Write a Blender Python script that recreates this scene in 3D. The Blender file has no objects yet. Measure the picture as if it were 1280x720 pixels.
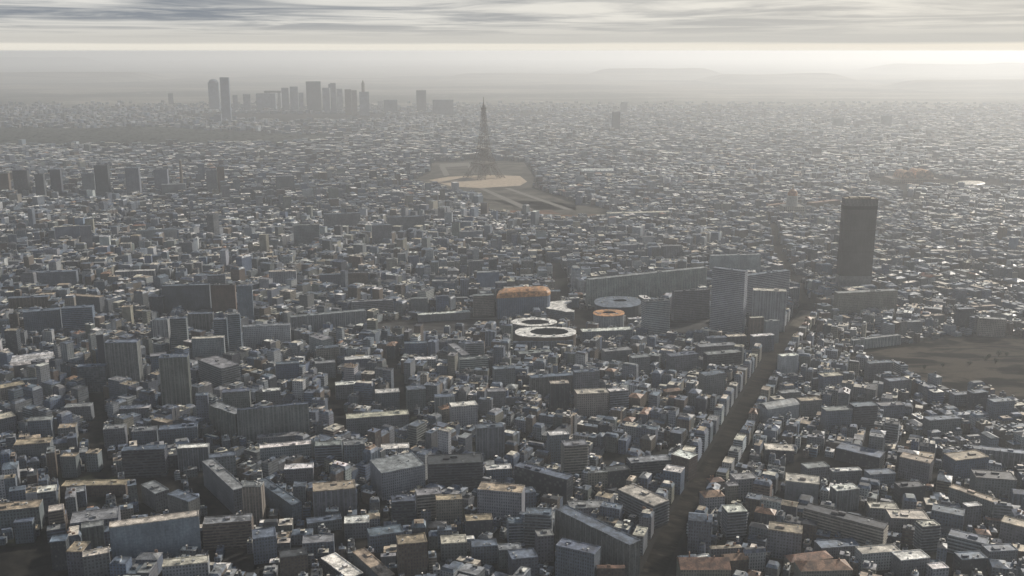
import bpy, math, random
import numpy as np
from mathutils import Vector
rng = random.Random(11); nr = np.random.RandomState(5)
sc = bpy.context.scene; COL = sc.collection
W_, H_, FPX, CZ = 1280, 720, 1240.0, 549.0
PITCH = math.atan(296.5 / FPX); CP, SP = math.cos(PITCH), math.sin(PITCH)

# ------------------------------------------------------------------ camera
cd = bpy.data.cameras.new('camera'); cam = bpy.data.objects.new('camera', cd); COL.objects.link(cam)
cd.sensor_width = 36.0; cd.lens = 36.0 * FPX / W_; cd.clip_start = 1.0; cd.clip_end = 300000.0
cam.location = (0, 0, CZ); cam.rotation_euler = (math.pi / 2 - PITCH, 0, 0); sc.camera = cam

def ray(x, y):
    u, v = (x - 640) / FPX, (360 - y) / FPX
    return u, CP + v * SP, -SP + v * CP
def gp(x, y, z=0.0):
    dx, dy, dz = ray(x, y); t = (z - CZ) / dz
    return (dx * t, dy * t)
def hgt(x, yb, yt):
    p = gp(x, yb); dx, dy, dz = ray(x, yt)
    return CZ + dz * p[1] / dy
def pix(X, Y, Z=0.0):
    zc = Y * CP + (CZ - Z) * SP; yc = Y * SP - (CZ - Z) * CP
    return 640 + FPX * X / zc, 360 - FPX * yc / zc

# ------------------------------------------------------------------ node helpers
def new_mat(name):
    m = bpy.data.materials.new(name); m.use_nodes = True
    nt = m.node_tree; nt.nodes.clear()
    out = nt.nodes.new('ShaderNodeOutputMaterial')
    return m, nt, out
class N:
    def __init__(s, nt): s.nt = nt
    def node(s, t, **k):
        n = s.nt.nodes.new(t)
        for a, b in k.items(): setattr(n, a, b)
        return n
    def link(s, a, b): s.nt.links.new(a, b)
    def put(s, sock, v):
        if hasattr(v, 'is_linked') or hasattr(v, 'links'): s.link(v, sock)
        elif v is not None: sock.default_value = v
    def math(s, op, a, b=None, c=None, clamp=False):
        n = s.node('ShaderNodeMath', operation=op); n.use_clamp = clamp
        for i, v in enumerate((a, b, c)):
            if v is not None: s.put(n.inputs[i], v)
        return n.outputs[0]
    def mix(s, f, a, b, bt='MIX'):
        n = s.node('ShaderNodeMix', data_type='RGBA', blend_type=bt)
        s.put(n.inputs[0], f); s.put(n.inputs[6], a); s.put(n.inputs[7], b)
        return n.outputs[2]
    def noise(s, vec, scale, detail=3, rough=.55, dist=0):
        n = s.node('ShaderNodeTexNoise'); s.put(n.inputs['Vector'], vec)
        n.inputs['Scale'].default_value = scale; n.inputs['Detail'].default_value = detail
        n.inputs['Roughness'].default_value = rough; n.inputs['Distortion'].default_value = dist
        return n.outputs['Fac']
    def ramp(s, f, lo, hi, a=0.0, b=1.0, smooth=True):
        n = s.node('ShaderNodeMapRange', interpolation_type='SMOOTHSTEP' if smooth else 'LINEAR')
        s.put(n.inputs[0], f)
        for i, v in zip((1, 2, 3, 4), (lo, hi, a, b)): s.put(n.inputs[i], v)
        return n.outputs[0]
    def bsdf(s, out, col, rough=.8, spec=.4, metal=0.0):
        b = s.node('ShaderNodeBsdfPrincipled')
        s.put(b.inputs['Base Color'], col); s.put(b.inputs['Roughness'], rough)
        s.put(b.inputs['Specular IOR Level'], spec); s.put(b.inputs['Metallic'], metal)
        s.link(b.outputs[0], out.inputs['Surface']); return b
    def scaled(s, vec, sx, sy, sz):
        n = s.node('ShaderNodeVectorMath', operation='MULTIPLY'); s.put(n.inputs[0], vec); n.inputs[1].default_value = (sx, sy, sz)
        return n.outputs[0]
    def pos(s): return s.node('ShaderNodeNewGeometry').outputs['Position']

def facade_mat():
    m, nt, out = new_mat('facade'); g = N(nt)
    at = g.node('ShaderNodeAttribute', attribute_name='wcol')
    uv = g.node('ShaderNodeUVMap'); sp = g.node('ShaderNodeSeparateXYZ'); g.link(uv.outputs[0], sp.inputs[0])
    u, v = sp.outputs[0], sp.outputs[1]
    fu, fv = g.math('FRACT', u), g.math('FRACT', v)
    au = g.math('ABSOLUTE', g.math('SUBTRACT', fu, .5)); av = g.math('ABSOLUTE', g.math('SUBTRACT', fv, .52))
    st = at.outputs['Alpha']
    def is_(k): return g.math('COMPARE', st, k, .1)
    wx = g.math('LESS_THAN', au, .27); wy = g.math('LESS_THAN', av, .28)
    wy2 = g.math('LESS_THAN', av, .25); wx2 = g.math('LESS_THAN', au, .47)
    wx3 = g.math('LESS_THAN', au, .30); wy3 = g.math('LESS_THAN', av, .42)
    grid = g.math('MULTIPLY', g.math('MULTIPLY', wx, wy), is_(0.0))
    band = g.math('MULTIPLY', g.math('MULTIPLY', wx2, wy2), is_(.25))
    strp = g.math('MULTIPLY', g.math('MULTIPLY', g.math('MULTIPLY', wx3, wy3), is_(.5)), .7)
    curt = g.math('MULTIPLY', g.math('MULTIPLY', g.math('LESS_THAN', au, .44), g.math('LESS_THAN', av, .40)), is_(1.0))
    win = g.math('ADD', g.math('ADD', grid, band), g.math('ADD', strp, curt))
    cell = g.node('ShaderNodeCombineXYZ'); g.link(g.math('FLOOR', u), cell.inputs[0]); g.link(g.math('FLOOR', v), cell.inputs[1])
    oi = g.node('ShaderNodeObjectInfo'); g.link(oi.outputs['Random'], cell.inputs[2])
    wn = g.node('ShaderNodeTexWhiteNoise', noise_dimensions='3D'); g.link(cell.outputs[0], wn.inputs[0])
    P = g.pos()
    big = g.ramp(g.noise(P, .035, 3), .3, .7, .78, 1.12)
    streak = g.ramp(g.noise(g.scaled(P, .5, .5, .05), 1.0, 3), .3, .7, .86, 1.08)
    grime = g.ramp(g.noise(P, .4, 3, .7), .3, .7, .82, 1.12)
    k = g.math('MULTIPLY', g.math('MULTIPLY', big, streak), grime)
    wall = g.mix(1.0, at.outputs['Color'], k, 'MULTIPLY')
    floorline = g.math('MULTIPLY', g.math('LESS_THAN', fv, .07), .22)
    wall = g.mix(floorline, wall, (.04, .04, .045, 1))
    seam = g.math('MULTIPLY', g.math('MULTIPLY', g.math('LESS_THAN', fu, .05), is_(.75)), .35)
    wall = g.mix(seam, wall, (.05, .05, .055, 1))
    glass = g.mix(g.ramp(wn.outputs[0], .55, 1.0, 0, .55), (.028, .033, .042, 1), (.20, .20, .19, 1))
    col = g.mix(g.math('MULTIPLY', win, .72, clamp=True), wall, glass)
    rough = g.math('SUBTRACT', .85, g.math('MULTIPLY', win, .5), clamp=True)
    g.bsdf(out, col, rough, .35)
    return m
def roof_mat():
    m, nt, out = new_mat('roofing'); g = N(nt)
    at = g.node('ShaderNodeAttribute', attribute_name='wcol'); P = g.pos()
    a = g.ramp(g.noise(P, .11, 4, .65), .32, .68, .45, 1.4)
    b = g.ramp(g.noise(P, .55, 3, .7), .35, .68, .72, 1.22)
    vo = g.node('ShaderNodeTexVoronoi', distance='CHEBYCHEV'); g.link(g.scaled(P, .12, .12, .12), vo.inputs['Vector']); vo.inputs['Scale'].default_value = 1.0
    vs = g.node('ShaderNodeSeparateColor'); g.link(vo.outputs['Color'], vs.inputs[0])
    c = g.ramp(vs.outputs[0], 0, 1, .72, 1.18)
    k = g.math('MULTIPLY', g.math('MULTIPLY', a, b), c)
    col = g.mix(1.0, at.outputs['Color'], k, 'MULTIPLY')
    g.bsdf(out, col, g.ramp(g.noise(P, .2, 2), .3, .7, .42, .7), .5)
    return m
def plain_mat(name, c, rough=.8, var=.2, scale=.3, spec=.4, metal=0):
    m, nt, out = new_mat(name); g = N(nt)
    k = g.ramp(g.noise(g.pos(), scale, 4, .65), .3, .7, 1 - var, 1 + var)
    g.bsdf(out, g.mix(1.0, (*c, 1), k, 'MULTIPLY'), rough, spec, metal); return m
def ground_mat():
    m, nt, out = new_mat('city_ground'); g = N(nt); P = g.pos()
    sp = g.node('ShaderNodeSeparateXYZ'); g.link(P, sp.inputs[0])
    a = g.noise(P, .012, 4, .6); b = g.noise(P, .09, 4, .65)
    city = g.mix(g.ramp(b, .35, .68), (.010, .010, .011, 1), (.030, .028, .025, 1))  # darker than bare asphalt, tree shadow is included in the colour
    city = g.mix(g.ramp(a, .52, .66, 0, .8), city, (.022, .026, .016, 1))
    f1 = g.node('ShaderNodeTexVoronoi'); g.link(g.scaled(P, .0011, .0022, 0), f1.inputs['Vector']); f1.inputs['Scale'].default_value = 1.0
    fs = g.node('ShaderNodeSeparateColor'); g.link(f1.outputs['Color'], fs.inputs[0])
    fld = g.mix(fs.outputs[0], (.075, .074, .060, 1), (.20, .185, .15, 1))  # field colours lightened to carry the bright hazy horizon
    wd = g.ramp(g.noise(g.scaled(P, .00016, .0003, 0), 1.0, 5, .6), .44, .56)
    fld = g.mix(wd, fld, (.036, .040, .030, 1))
    town = g.ramp(g.noise(g.scaled(P, .004, .004, 0), 1.0, 4, .7), .60, .66, 0, .7)
    fld = g.mix(town, fld, (.30, .28, .25, 1))
    f = g.ramp(sp.outputs[1], 9300, 10800)
    g.bsdf(out, g.mix(f, city, fld), 1.0, .05); return m
def patch_mat(name, c1, c2, sx, sy, rot=0.0, lo=.38, hi=.64, c3=None):
    m, nt, out = new_mat(name); g = N(nt)
    mp = g.node('ShaderNodeMapping'); g.link(g.pos(), mp.inputs[0]); mp.inputs['Rotation'].default_value = (0, 0, rot)
    v = g.scaled(mp.outputs[0], sx, sy, 0)
    c = g.mix(g.ramp(g.noise(v, 1.0, 4, .6, .6), lo, hi), (*c1, 1), (*c2, 1))
    if c3: c = g.mix(g.ramp(g.noise(g.scaled(mp.outputs[0], sx * 2.3, sy * 2.3, 0), 1.0, 3, .6), .55, .68, 0, .8), c, (*c3, 1))
    c = g.mix(1.0, c, g.ramp(g.noise(g.pos(), .35, 3, .7), .3, .7, .8, 1.2), 'MULTIPLY')
    g.bsdf(out, c, 1.0, .04); return m
M = dict(facade=facade_mat(), roof=roof_mat(), ground=ground_mat())
AVD = math.atan2(1046, 479)
M['avenue'] = patch_mat('avenue_surface', (.004, .004, .004), (.028, .024, .020), .05, .018, -math.pi / 2 + math.radians(24.6), c3=(.050, .043, .034))  # albedo lowered to put the avenue's shade into its surface colour
M['palenue'] = patch_mat('pale_avenue_surface', (.045, .040, .034), (.13, .115, .092), .03, .015, 0.4)
M['pave'] = plain_mat('paving', (.022, .021, .020), 1.0, .25, .3, .05)
M['burial'] = patch_mat('bare_grounds', (.006, .006, .006), (.066, .056, .044), .008, .023, 0.05, .42, .58, (.006, .006, .006))
M['yard'] = patch_mat('yard_surface', (.008, .008, .008), (.028, .026, .023), .02, .03)
M['rail'] = patch_mat('rail_bed', (.03, .029, .028), (.085, .083, .08), .008, .06)
M['sand'] = plain_mat('sand_plaza', (.33, .26, .185), .95, .2, .05)
M['lawn'] = patch_mat('dull_lawn', (.050, .048, .040), (.105, .097, .08), .012, .02)
M['path'] = plain_mat('pale_path', (.115, .106, .09), .9, .2, .05)
M['clay'] = patch_mat('clay_courts', (.17, .085, .05), (.07, .06, .05), .012, .03)
M['iron'] = plain_mat('brown_iron', (.165, .14, .112), .8, .3)
M['conc'] = plain_mat('concrete', (.32, .31, .29), .85, .25)
M['metal'] = plain_mat('roof_metal', (.38, .38, .37), .5, .25)
M['brick'] = plain_mat('chimney_brick', (.26, .17, .12), .85, .3)
M['bark'] = plain_mat('bark', (.06, .045, .03), .9, .2)
M['leaf'] = plain_mat('leaf', (.035, .045, .02), .7, .45, 1.5)
M['wood'] = plain_mat('far_wood', (.020, .024, .017), .95, .4, .02)
M['hill'] = patch_mat('hill_land', (.11, .108, .092), (.20, .188, .155), .0009, .0024)  # land colour lightened so the hills blend into the haze

# ------------------------------------------------------------------ mesh builder
class MB:
    def __init__(s): s.v = []; s.f = []; s.uv = []; s.c = []; s.mi = []
    def face(s, pts, col=(.3, .3, .3, .75), uv=None, mi=0):
        n = len(s.v); s.v.extend(pts); s.f.append(list(range(n, n + len(pts))))
        s.uv.extend(uv if uv else [(p[0] * .2, p[1] * .2) for p in pts]); s.c.append(col); s.mi.append(mi)
    def wall(s, a, b, z0, z1, col, st=3.5, bay=3.2, mi=0):
        L = math.hypot(b[0] - a[0], b[1] - a[1]); nb = max(1, round(L / bay)); ns = max(1, round((z1 - z0) / st))
        s.face([(a[0], a[1], z0), (b[0], b[1], z0), (b[0], b[1], z1), (a[0], a[1], z1)], col, [(0, 0), (nb, 0), (nb, ns), (0, ns)], mi)
    def prism(s, poly, z0, z1, col, top=None, bottom=False, st=3.5, bay=3.2, mi=0, mt=0):
        n = len(poly)
        for i in range(n): s.wall(poly[i], poly[(i + 1) % n], z0, z1, col, st, bay, mi)
        if top is not None: s.face([(p[0], p[1], z1) for p in poly], top, None, mt)
        if bottom: s.face([(p[0], p[1], z0) for p in reversed(poly)], col, None, mi)
    def ring(s, outer, inner, z0, z1, col, top=None, st=3.5, bay=3.2, mt=0, under=False):
        n = len(outer); top = top or col
        for i in range(n):
            j = (i + 1) % n
            s.wall(outer[i], outer[j], z0, z1, col, st, bay); s.wall(inner[j], inner[i], z0, z1, col, st, bay)
            s.face([(*outer[i], z1), (*outer[j], z1), (*inner[j], z1), (*inner[i], z1)], top, None, mt)
            if under: s.face([(*outer[j], z0), (*outer[i], z0), (*inner[i], z0), (*inner[j], z0)], col, None, 0)
    def bar(s, p, q, r, col=(.1, .1, .1, .75)):
        p, q = Vector(p), Vector(q); d = (q - p).normalized(); a = d.orthogonal().normalized() * r; b = d.cross(a)
        P = [p + a, p + b, p - a, p - b]; Q = [q + a, q + b, q - a, q - b]
        for i in range(4): s.face([tuple(P[i]), tuple(P[(i + 1) % 4]), tuple(Q[(i + 1) % 4]), tuple(Q[i])], col)
    def lathe(s, c, prof, n, col, cap=True):
        R = [[(c[0] + r * math.cos(2 * math.pi * k / n), c[1] + r * math.sin(2 * math.pi * k / n), z) for k in range(n)] for r, z in prof]
        for i in range(len(R) - 1):
            for k in range(n):
                j = (k + 1) % n; s.face([R[i][k], R[i][j], R[i + 1][j], R[i + 1][k]], col)
        if cap: s.face(R[-1], col)
    def build(s, name, mats, parent=None, loc=(0, 0, 0)):
        me = bpy.data.meshes.new(name); me.from_pydata([(a - loc[0], b - loc[1], c - loc[2]) for a, b, c in s.v], [], s.f)
        ul = me.uv_layers.new(name='UVMap'); ul.data.foreach_set('uv', [x for p in s.uv for x in p])
        ca = me.attributes.new('wcol', 'FLOAT_COLOR', 'FACE'); ca.data.foreach_set('color', [x for c in s.c for x in c])
        mats = mats if isinstance(mats, (list, tuple)) else [mats]
        for m in mats: me.materials.append(m)
        if len(mats) > 1: me.polygons.foreach_set('material_index', s.mi)
        me.update(); o = bpy.data.objects.new(name, me); COL.objects.link(o)
        if parent is not None: o.parent = parent
        else: o.location = loc
        return o
def struct(o, kind='structure'): o['kind'] = kind; return o
def thing(name, loc, cat):
    o = bpy.data.objects.new(name, None); COL.objects.link(o); o.location = loc; o['category'] = cat; o.empty_display_size = 5; return o

# ------------------------------------------------------------------ palettes
WALL = dict(b=((.145, .170, .208), 'blue-grey'), g=((.172, .184, .200), 'grey'), e=((.265, .25, .215), 'beige'), n=((.135, .108, .09), 'brown'),
            d=((.060, .068, .083), 'dark grey'), w=((.40, .415, .43), 'white'), G=((.155, .168, .162), 'green-grey'), B=((.125, .162, .232), 'blue'), l=((.275, .295, .32), 'pale grey'))
ROOF = dict(p=((.245, .25, .25), 'pale gravel'), c=((.56, .51, .42), 'cream'), z=((.125, .150, .188), 'zinc grey'), k=((.052, .055, .060), 'dark'),
            o=((.26, .15, .095), 'orange'), O=((.46, .235, .10), 'orange'), t=((.37, .30, .215), 'tan'), W=((.78, .75, .69), 'white'))  # cream and white also brightened to paint in sun patches and glints
STY = dict(g=0.0, h=.25, v=.5, x=.75, c=1.0)
STYW = dict(g='', h='banded', v='ribbed', x='blank-walled', c='glazed')
def jit(c, a=.1):
    k = 1 + rng.uniform(-a, a); return tuple(max(.01, x * k * (1 + rng.uniform(-.04, .04))) for x in c)

def offset(poly, d):
    """polygon (CCW) moved inward by d (negative: outward)"""
    n = len(poly); out = []
    for i in range(n):
        p0, p1, p2 = poly[i - 1], poly[i], poly[(i + 1) % n]
        def nrm(a, b):
            L = math.hypot(b[0] - a[0], b[1] - a[1]) or 1e-6; return (-(b[1] - a[1]) / L, (b[0] - a[0]) / L)
        n1, n2 = nrm(p0, p1), nrm(p1, p2); k = 1 + n1[0] * n2[0] + n1[1] * n2[1]; k = max(k, .3)
        out.append((p1[0] + d * (n1[0] + n2[0]) / k, p1[1] + d * (n1[1] + n2[1]) / k))
    return out
def lerp2(poly, u, v):
    """point in the quad poly[0..3] at (u, v)"""
    a, b, c, d = poly[0], poly[1], poly[2], poly[3]
    return tuple((1 - u) * (1 - v) * a[i] + u * (1 - v) * b[i] + u * v * c[i] + (1 - u) * v * d[i] for i in (0, 1))
def rect_at(c, ang, hx, hy):
    ca, sa = math.cos(ang), math.sin(ang)
    return [(c[0] + x * ca - y * sa, c[1] + x * sa + y * ca) for x, y in ((-hx, -hy), (hx, -hy), (hx, hy), (-hx, hy))]

THINGS = []          # (object, info) for the labels
def building(name, cat, poly, h, wall='g', roof='p', sty='g', top='flat', quad=None, detail=1, huts=None, st=3.5, label=None, short=None, group=None, side=None, chim=None, boost=1.0):
    """a building: walls, roof, parapet and whatever stands on it, each a child of an Empty at its foot"""
    cx = sum(p[0] for p in poly) / len(poly); cy = sum(p[1] for p in poly) / len(poly); loc = (cx, cy, 0)
    root = thing(name, loc, cat); quad = quad or poly[:4]
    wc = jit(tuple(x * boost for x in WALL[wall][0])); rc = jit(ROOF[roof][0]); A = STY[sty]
    bay = rng.choice((2.8, 3.2, 3.6)) if sty != 'v' else rng.choice((3.4, 4.2, 5.0))
    L = math.hypot(quad[1][0] - quad[0][0], quad[1][1] - quad[0][1]); D = math.hypot(quad[3][0] - quad[0][0], quad[3][1] - quad[0][1])
    ang = math.atan2(quad[1][1] - quad[0][1], quad[1][0] - quad[0][0])
    b = MB(); b.prism(poly, 0, h, (*wc, A), None, False, st, bay); b.build('wall', M['facade'], root, loc)
    zt = h; nhut = 0; nch = 0
    if top == 'flat':
        r = MB(); r.face([(x, y, h - .02) for x, y in poly], (*rc, 1)); r.build('roof', M['roof'], root, loc)
        p = MB(); pc = tuple(min(.8, x * 1.05 + .03) for x in (wc if rng.random() < .5 else rc))
        p.ring(offset(poly, -.12), offset(poly, .55), h - .25, h + .75, (*pc, .75), (*rc, 1), under=True); p.build('parapet', M['roof'], root, loc)
        nhut = huts if huts is not None else (0 if L * D < 120 else rng.choice((0, 0, 1)) if L * D < 900 else rng.choice((1, 1, 2)))
        used = []
        for k in range(nhut):
            for tr in range(8):
                u, v = rng.uniform(.15, .85), rng.uniform(.3, .7)
                if all(abs(u - a) * L > 7 for a in used): break
            else: continue
            used.append(u); q = MB(); hh = rng.uniform(1.6, 3.0); c = lerp2(quad, u, v)
            hx, hy = min(rng.uniform(1.8, 5), L * .12), min(rng.uniform(1.6, 3.2), D * .2)
            q.prism(rect_at(c, ang, hx, hy), h - .5, h + hh, (*jit(tuple((a + b_) / 2 for a, b_ in zip(wc, rc)), .2), .75), (*jit(rc, .2), 1), False, mi=0, mt=1)
            q.build('rooftop_hut', [M['facade'], M['roof']], root, loc)
        if detail > 0:
            for k in range(rng.choice((1, 2, 3, 4)) if L * D > 250 else rng.choice((0, 0, 1))):
                c = lerp2(quad, rng.uniform(.1, .9), rng.uniform(.15, .85)); q = MB(); s_ = rng.uniform(.5, 1.1)
                q.prism(rect_at(c, ang + rng.uniform(-.2, .2), s_, s_ * rng.uniform(.7, 1.6)), h - .3, h + rng.uniform(.9, 1.8), (.4, .4, .39, .75), (.45, .45, .44, 1), False)
                q.build('roof_vent', M['metal'], root, loc)
    elif top in ('gable', 'hip'):
        e = offset(quad, -.5); rise = min(L, D) * (.28 if roof == 'o' else .2); s_ = MB(); z = h - .1
        long_x = L >= D
        q = e if long_x else e[1:] + e[:1]
        ins = .0 if top == 'gable' else min(L, D) / max(L, D) * .5
        a = lerp2(q, ins, .5); c = lerp2(q, 1 - ins, .5); E = [(*p, z) for p in q]; a = (*a, z + rise); c = (*c, z + rise)
        for f_ in ([E[0], E[1], c, a], [E[2], E[3], a, c], [E[1], E[2], c], [E[3], E[0], a]): s_.face(f_, (*rc, 1))
        s_.face([E[3], E[2], E[1], E[0]], (*rc, 1)); s_.build('roof', M['roof'], root, loc); zt = h + rise
        nch = chim if chim is not None else rng.choice((0, 1, 2))
    elif top == 'mansard':
        e0 = offset(poly, -.3); e1 = offset(poly, min(2.4, D * .15)); s_ = MB(); n = len(poly); z1 = h + min(4.2, .25 * h)
        mc = jit(ROOF['z'][0] if roof != 'o' else ROOF['o'][0])
        for i in range(n):
            j = (i + 1) % n; s_.face([(*e0[i], h), (*e0[j], h), (*e1[j], z1), (*e1[i], z1)], (*mc, 1))
        s_.face([(*p, z1) for p in e1], (*rc, 1)); s_.face([(*p, h) for p in reversed(e0)], (*mc, 1)); s_.build('roof', M['roof'], root, loc); zt = z1
        nch = chim if chim is not None else rng.choice((1, 2, 3))
    elif top == 'vault':
        s_ = MB(); n = 8; rise = D * .22; e = offset(quad, -.4); prev = None; rows = []
        for i in range(n + 1):
            t = i / n; z = h - .1 + rise * math.sin(math.pi * t) ** .8
            rows.append([(*lerp2(e, 0, t), z), (*lerp2(e, 1, t), z)])
        for i in range(n): s_.face([rows[i][0], rows[i][1], rows[i + 1][1], rows[i + 1][0]], (*rc, 1))
        s_.face([r_[0] for r_ in reversed(rows)], (*rc, 1)); s_.face([r_[1] for r_ in rows], (*rc, 1)); s_.build('roof', M['roof'], root, loc); zt = h + rise
    elif top == 'saw':
        r = MB(); r.face([(x, y, h - .02) for x, y in poly], (*ROOF['k'][0], 1)); r.build('roof', M['roof'], root, loc)
        nb = max(4, int(D / 8))
        for i in range(nb):
            a0, a1 = i / nb + .01, (i + .72) / nb; q = MB(); P_ = [lerp2(quad, .01, a0), lerp2(quad, .99, a0), lerp2(quad, .99, a1), lerp2(quad, .01, a1)]
            z0, z1 = h + .2, h + 3.4; A_, B_, C_, D_ = (*P_[0], z0), (*P_[1], z0), (*P_[2], z1), (*P_[3], z1); C0, D0 = (*P_[2], h - .3), (*P_[3], h - .3); A0, B0 = (*P_[0], h - .3), (*P_[1], h - .3)
            for f_ in ([A_, B_, C_, D_], [C0, D0, D_, C_], [A0, B0, B_, A_], [B0, C0, C_, B_], [D0, A0, A_, D_]): q.face(f_, (*jit(rc), 1))
            q.build('skylight_bay', M['roof'], root, loc)
    for k in range(nch):
        c = lerp2(quad, rng.uniform(.15, .85), rng.choice((.2, .5, .8))); q = MB(); a_ = ang if rng.random() < .5 else ang + math.pi / 2
        q.prism(rect_at(c, a_, rng.uniform(.8, 2.2), .45), h - .5, zt + rng.uniform(1.2, 2.4), (.3, .25, .2, .75), (.35, .2, .14, 1)); q.build('chimney', M['brick'], root, loc)
    if detail > 1 and sty == 'h':
        ns = max(2, round(h / st)); sh = h / ns
        for k in range(1, ns):
            q = MB(); z = k * sh; bc = tuple(min(.75, x * 1.25 + .02) for x in wc)
            q.ring(offset(poly, -.85), offset(poly, .1), z - .18, z + .85, (*bc, .75), under=True); q.build('balcony', M['facade'], root, loc)
    if detail > 1 and sty == 'v':
        bc = tuple(min(.75, x * 1.2 + .02) for x in wc)
        for (a, c, LL) in ((quad[0], quad[1], L), (quad[3], quad[0], D), (quad[1], quad[2], D)):
            if LL < 8: continue
            n = max(2, min(14, round(LL / 7)))
            for k in range(n + 1):
                t = k / n; p = (a[0] + (c[0] - a[0]) * t, a[1] + (c[1] - a[1]) * t); q = MB()
                if LL is D and k in (0, n): continue
                q.prism(rect_at(p, math.atan2(c[1] - a[1], c[0] - a[0]), .55, .6), 0, h - .4, (*bc, .75), (*bc, .75)); q.build('pier', M['facade'], root, loc)
    if group: root['group'] = group
    px = pix(cx, cy, h * .6)
    wid = max(abs(pix(*quad[0])[0] - pix(*quad[1])[0]), abs(pix(*quad[0])[0] - pix(*quad[2])[0]), abs(pix(*quad[1])[0] - pix(*quad[3])[0]))
    THINGS.append((root, dict(px=px, h=h, L=max(L, D), D=min(L, D), wall=WALL[wall][1], roof=ROOF[roof][1], sty=STYW[sty], top=top, huts=nhut, ch=nch, label=label, short=short, side=side, xy=(cx, cy), cat=cat, name=name, n=len(poly), wid=wid)))
    return root

# ------------------------------------------------------------------ footprints already taken
OBB = []
def obb(poly):
    a = math.atan2(poly[1][1] - poly[0][1], poly[1][0] - poly[0][0]); ca, sa = math.cos(a), math.sin(a)
    xs = [p[0] * ca + p[1] * sa for p in poly]; ys = [-p[0] * sa + p[1] * ca for p in poly]
    mx, my = (min(xs) + max(xs)) / 2, (min(ys) + max(ys)) / 2
    return (mx * ca - my * sa, mx * sa + my * ca, (max(xs) - min(xs)) / 2, (max(ys) - min(ys)) / 2, a)
def hit(A, B, m=0.0):
    dx, dy = B[0] - A[0], B[1] - A[1]
    if dx * dx + dy * dy > (math.hypot(A[2], A[3]) + math.hypot(B[2], B[3]) + m) ** 2: return False
    for a in (A[4], A[4] + math.pi / 2, B[4], B[4] + math.pi / 2):
        ca, sa = math.cos(a), math.sin(a)
        def ex(R): return R[2] * abs(math.cos(R[4] - a)) + R[3] * abs(math.sin(R[4] - a))
        if abs(dx * ca + dy * sa) > ex(A) + ex(B) + m: return False
    return True
def take(poly): OBB.append(obb(poly))

def front(x1, y1, x2, y2, yt, dep):
    p1, p2 = gp(x1, y1), gp(x2, y2); L = math.hypot(p2[0] - p1[0], p2[1] - p1[1]); d = ((p2[0] - p1[0]) / L, (p2[1] - p1[1]) / L); n = (-d[1], d[0])
    h = max(3.0, hgt(x1, y1, yt))
    while True:
        poly = [p1, p2, (p2[0] + n[0] * dep, p2[1] + n[1] * dep), (p1[0] + n[0] * dep, p1[1] + n[1] * dep)]
        o = obb(poly); bad = [b for b in OBB if hit(o, b, .6)]
        if not bad or dep < 7: break
        dep *= .85
    return poly, h, bool(bad)
CLASH = []
KIND = dict(a=('apartment_building', 'building'), s=('slab_block', 'building'), t=('tower_block', 'tower'), o=('office_building', 'building'), l=('flat_roofed_hall', 'hall'), k=('skyscraper', 'tower'), h=('townhouse', 'building'))
GRP = dict(a='apartment buildings of the city', s='long slab blocks', t='tower blocks rising over the roofs', o='office buildings', l='low halls and sheds', k='skyscrapers on the far skyline', h='pitched roof houses')
def F(kind, x1, y1, x2, y2, yt, dep, code, label=None, short=None, top='flat', detail=None, **kw):
    poly, h, bad = front(x1, y1, x2, y2, yt, dep)
    if bad: CLASH.append((x1, y1, label or code))
    take(poly); nm, cat = KIND[kind]
    if detail is None: detail = 2 if y1 > 400 or (x2 - x1 > 36 and y1 > 300) else (1 if y1 > 330 else 0)
    st = 3.8 if y1 > 330 else 4.5
    return building(nm, cat, poly, h, code[0], code[1], code[2], top, poly, detail, st=st, label=label, short=short, group=GRP[kind], **kw)

# ------------------------------------------------------------------ buildings read off the photograph, nearest rows first
# bottom left
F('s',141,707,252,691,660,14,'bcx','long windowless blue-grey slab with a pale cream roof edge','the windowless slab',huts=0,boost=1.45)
F('a',256,689,316,684,656,18,'nph','brown-grey banded block standing right against the windowless slab end')
F('s',255,607,294,645,577,15,'gpg','long narrow grey block with a pale flat roof running diagonally','the diagonal grey block')
F('a',263,598,296,594,573,14,'gzg'); F('t',306,656,329,656,609,16,'epv','slim beige ribbed tower beside the diagonal grey block')
F('a',155,599,208,596,564,14,'dzh','dark apartment block with pale balcony bands above the low courtyards','the dark banded block')
F('a',224,590,262,588,561,13,'gWv'); F('a',20,582,65,578,557,20,'gtg'); F('a',78,597,97,597,571,12,'gtg'); F('a',109,590,124,590,567,14,'gtg')
F('l',90,678,150,670,655,30,'gpg','low wide building with a broad pale roof behind the windowless slab')
F('l',-6,668,52,662,640,22,'gtg','low grey building with a long tan roof at the picture edge','the long tan roof')
F('a',20,680,43,678,654,10,'bzg'); F('a',78,622,158,620,608,16,'ntg'); F('a',86,722,106,722,690,22,'gtg'); F('a',107,730,140,724,697,14,'gcg')
F('a',66,714,86,712,678,14,'dzg'); F('o',205,738,262,732,709,16,'lcg')
F('a',178,628,196,640,606,18,'gpg'); F('a',212,650,238,660,618,16,'Gzg')
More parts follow.
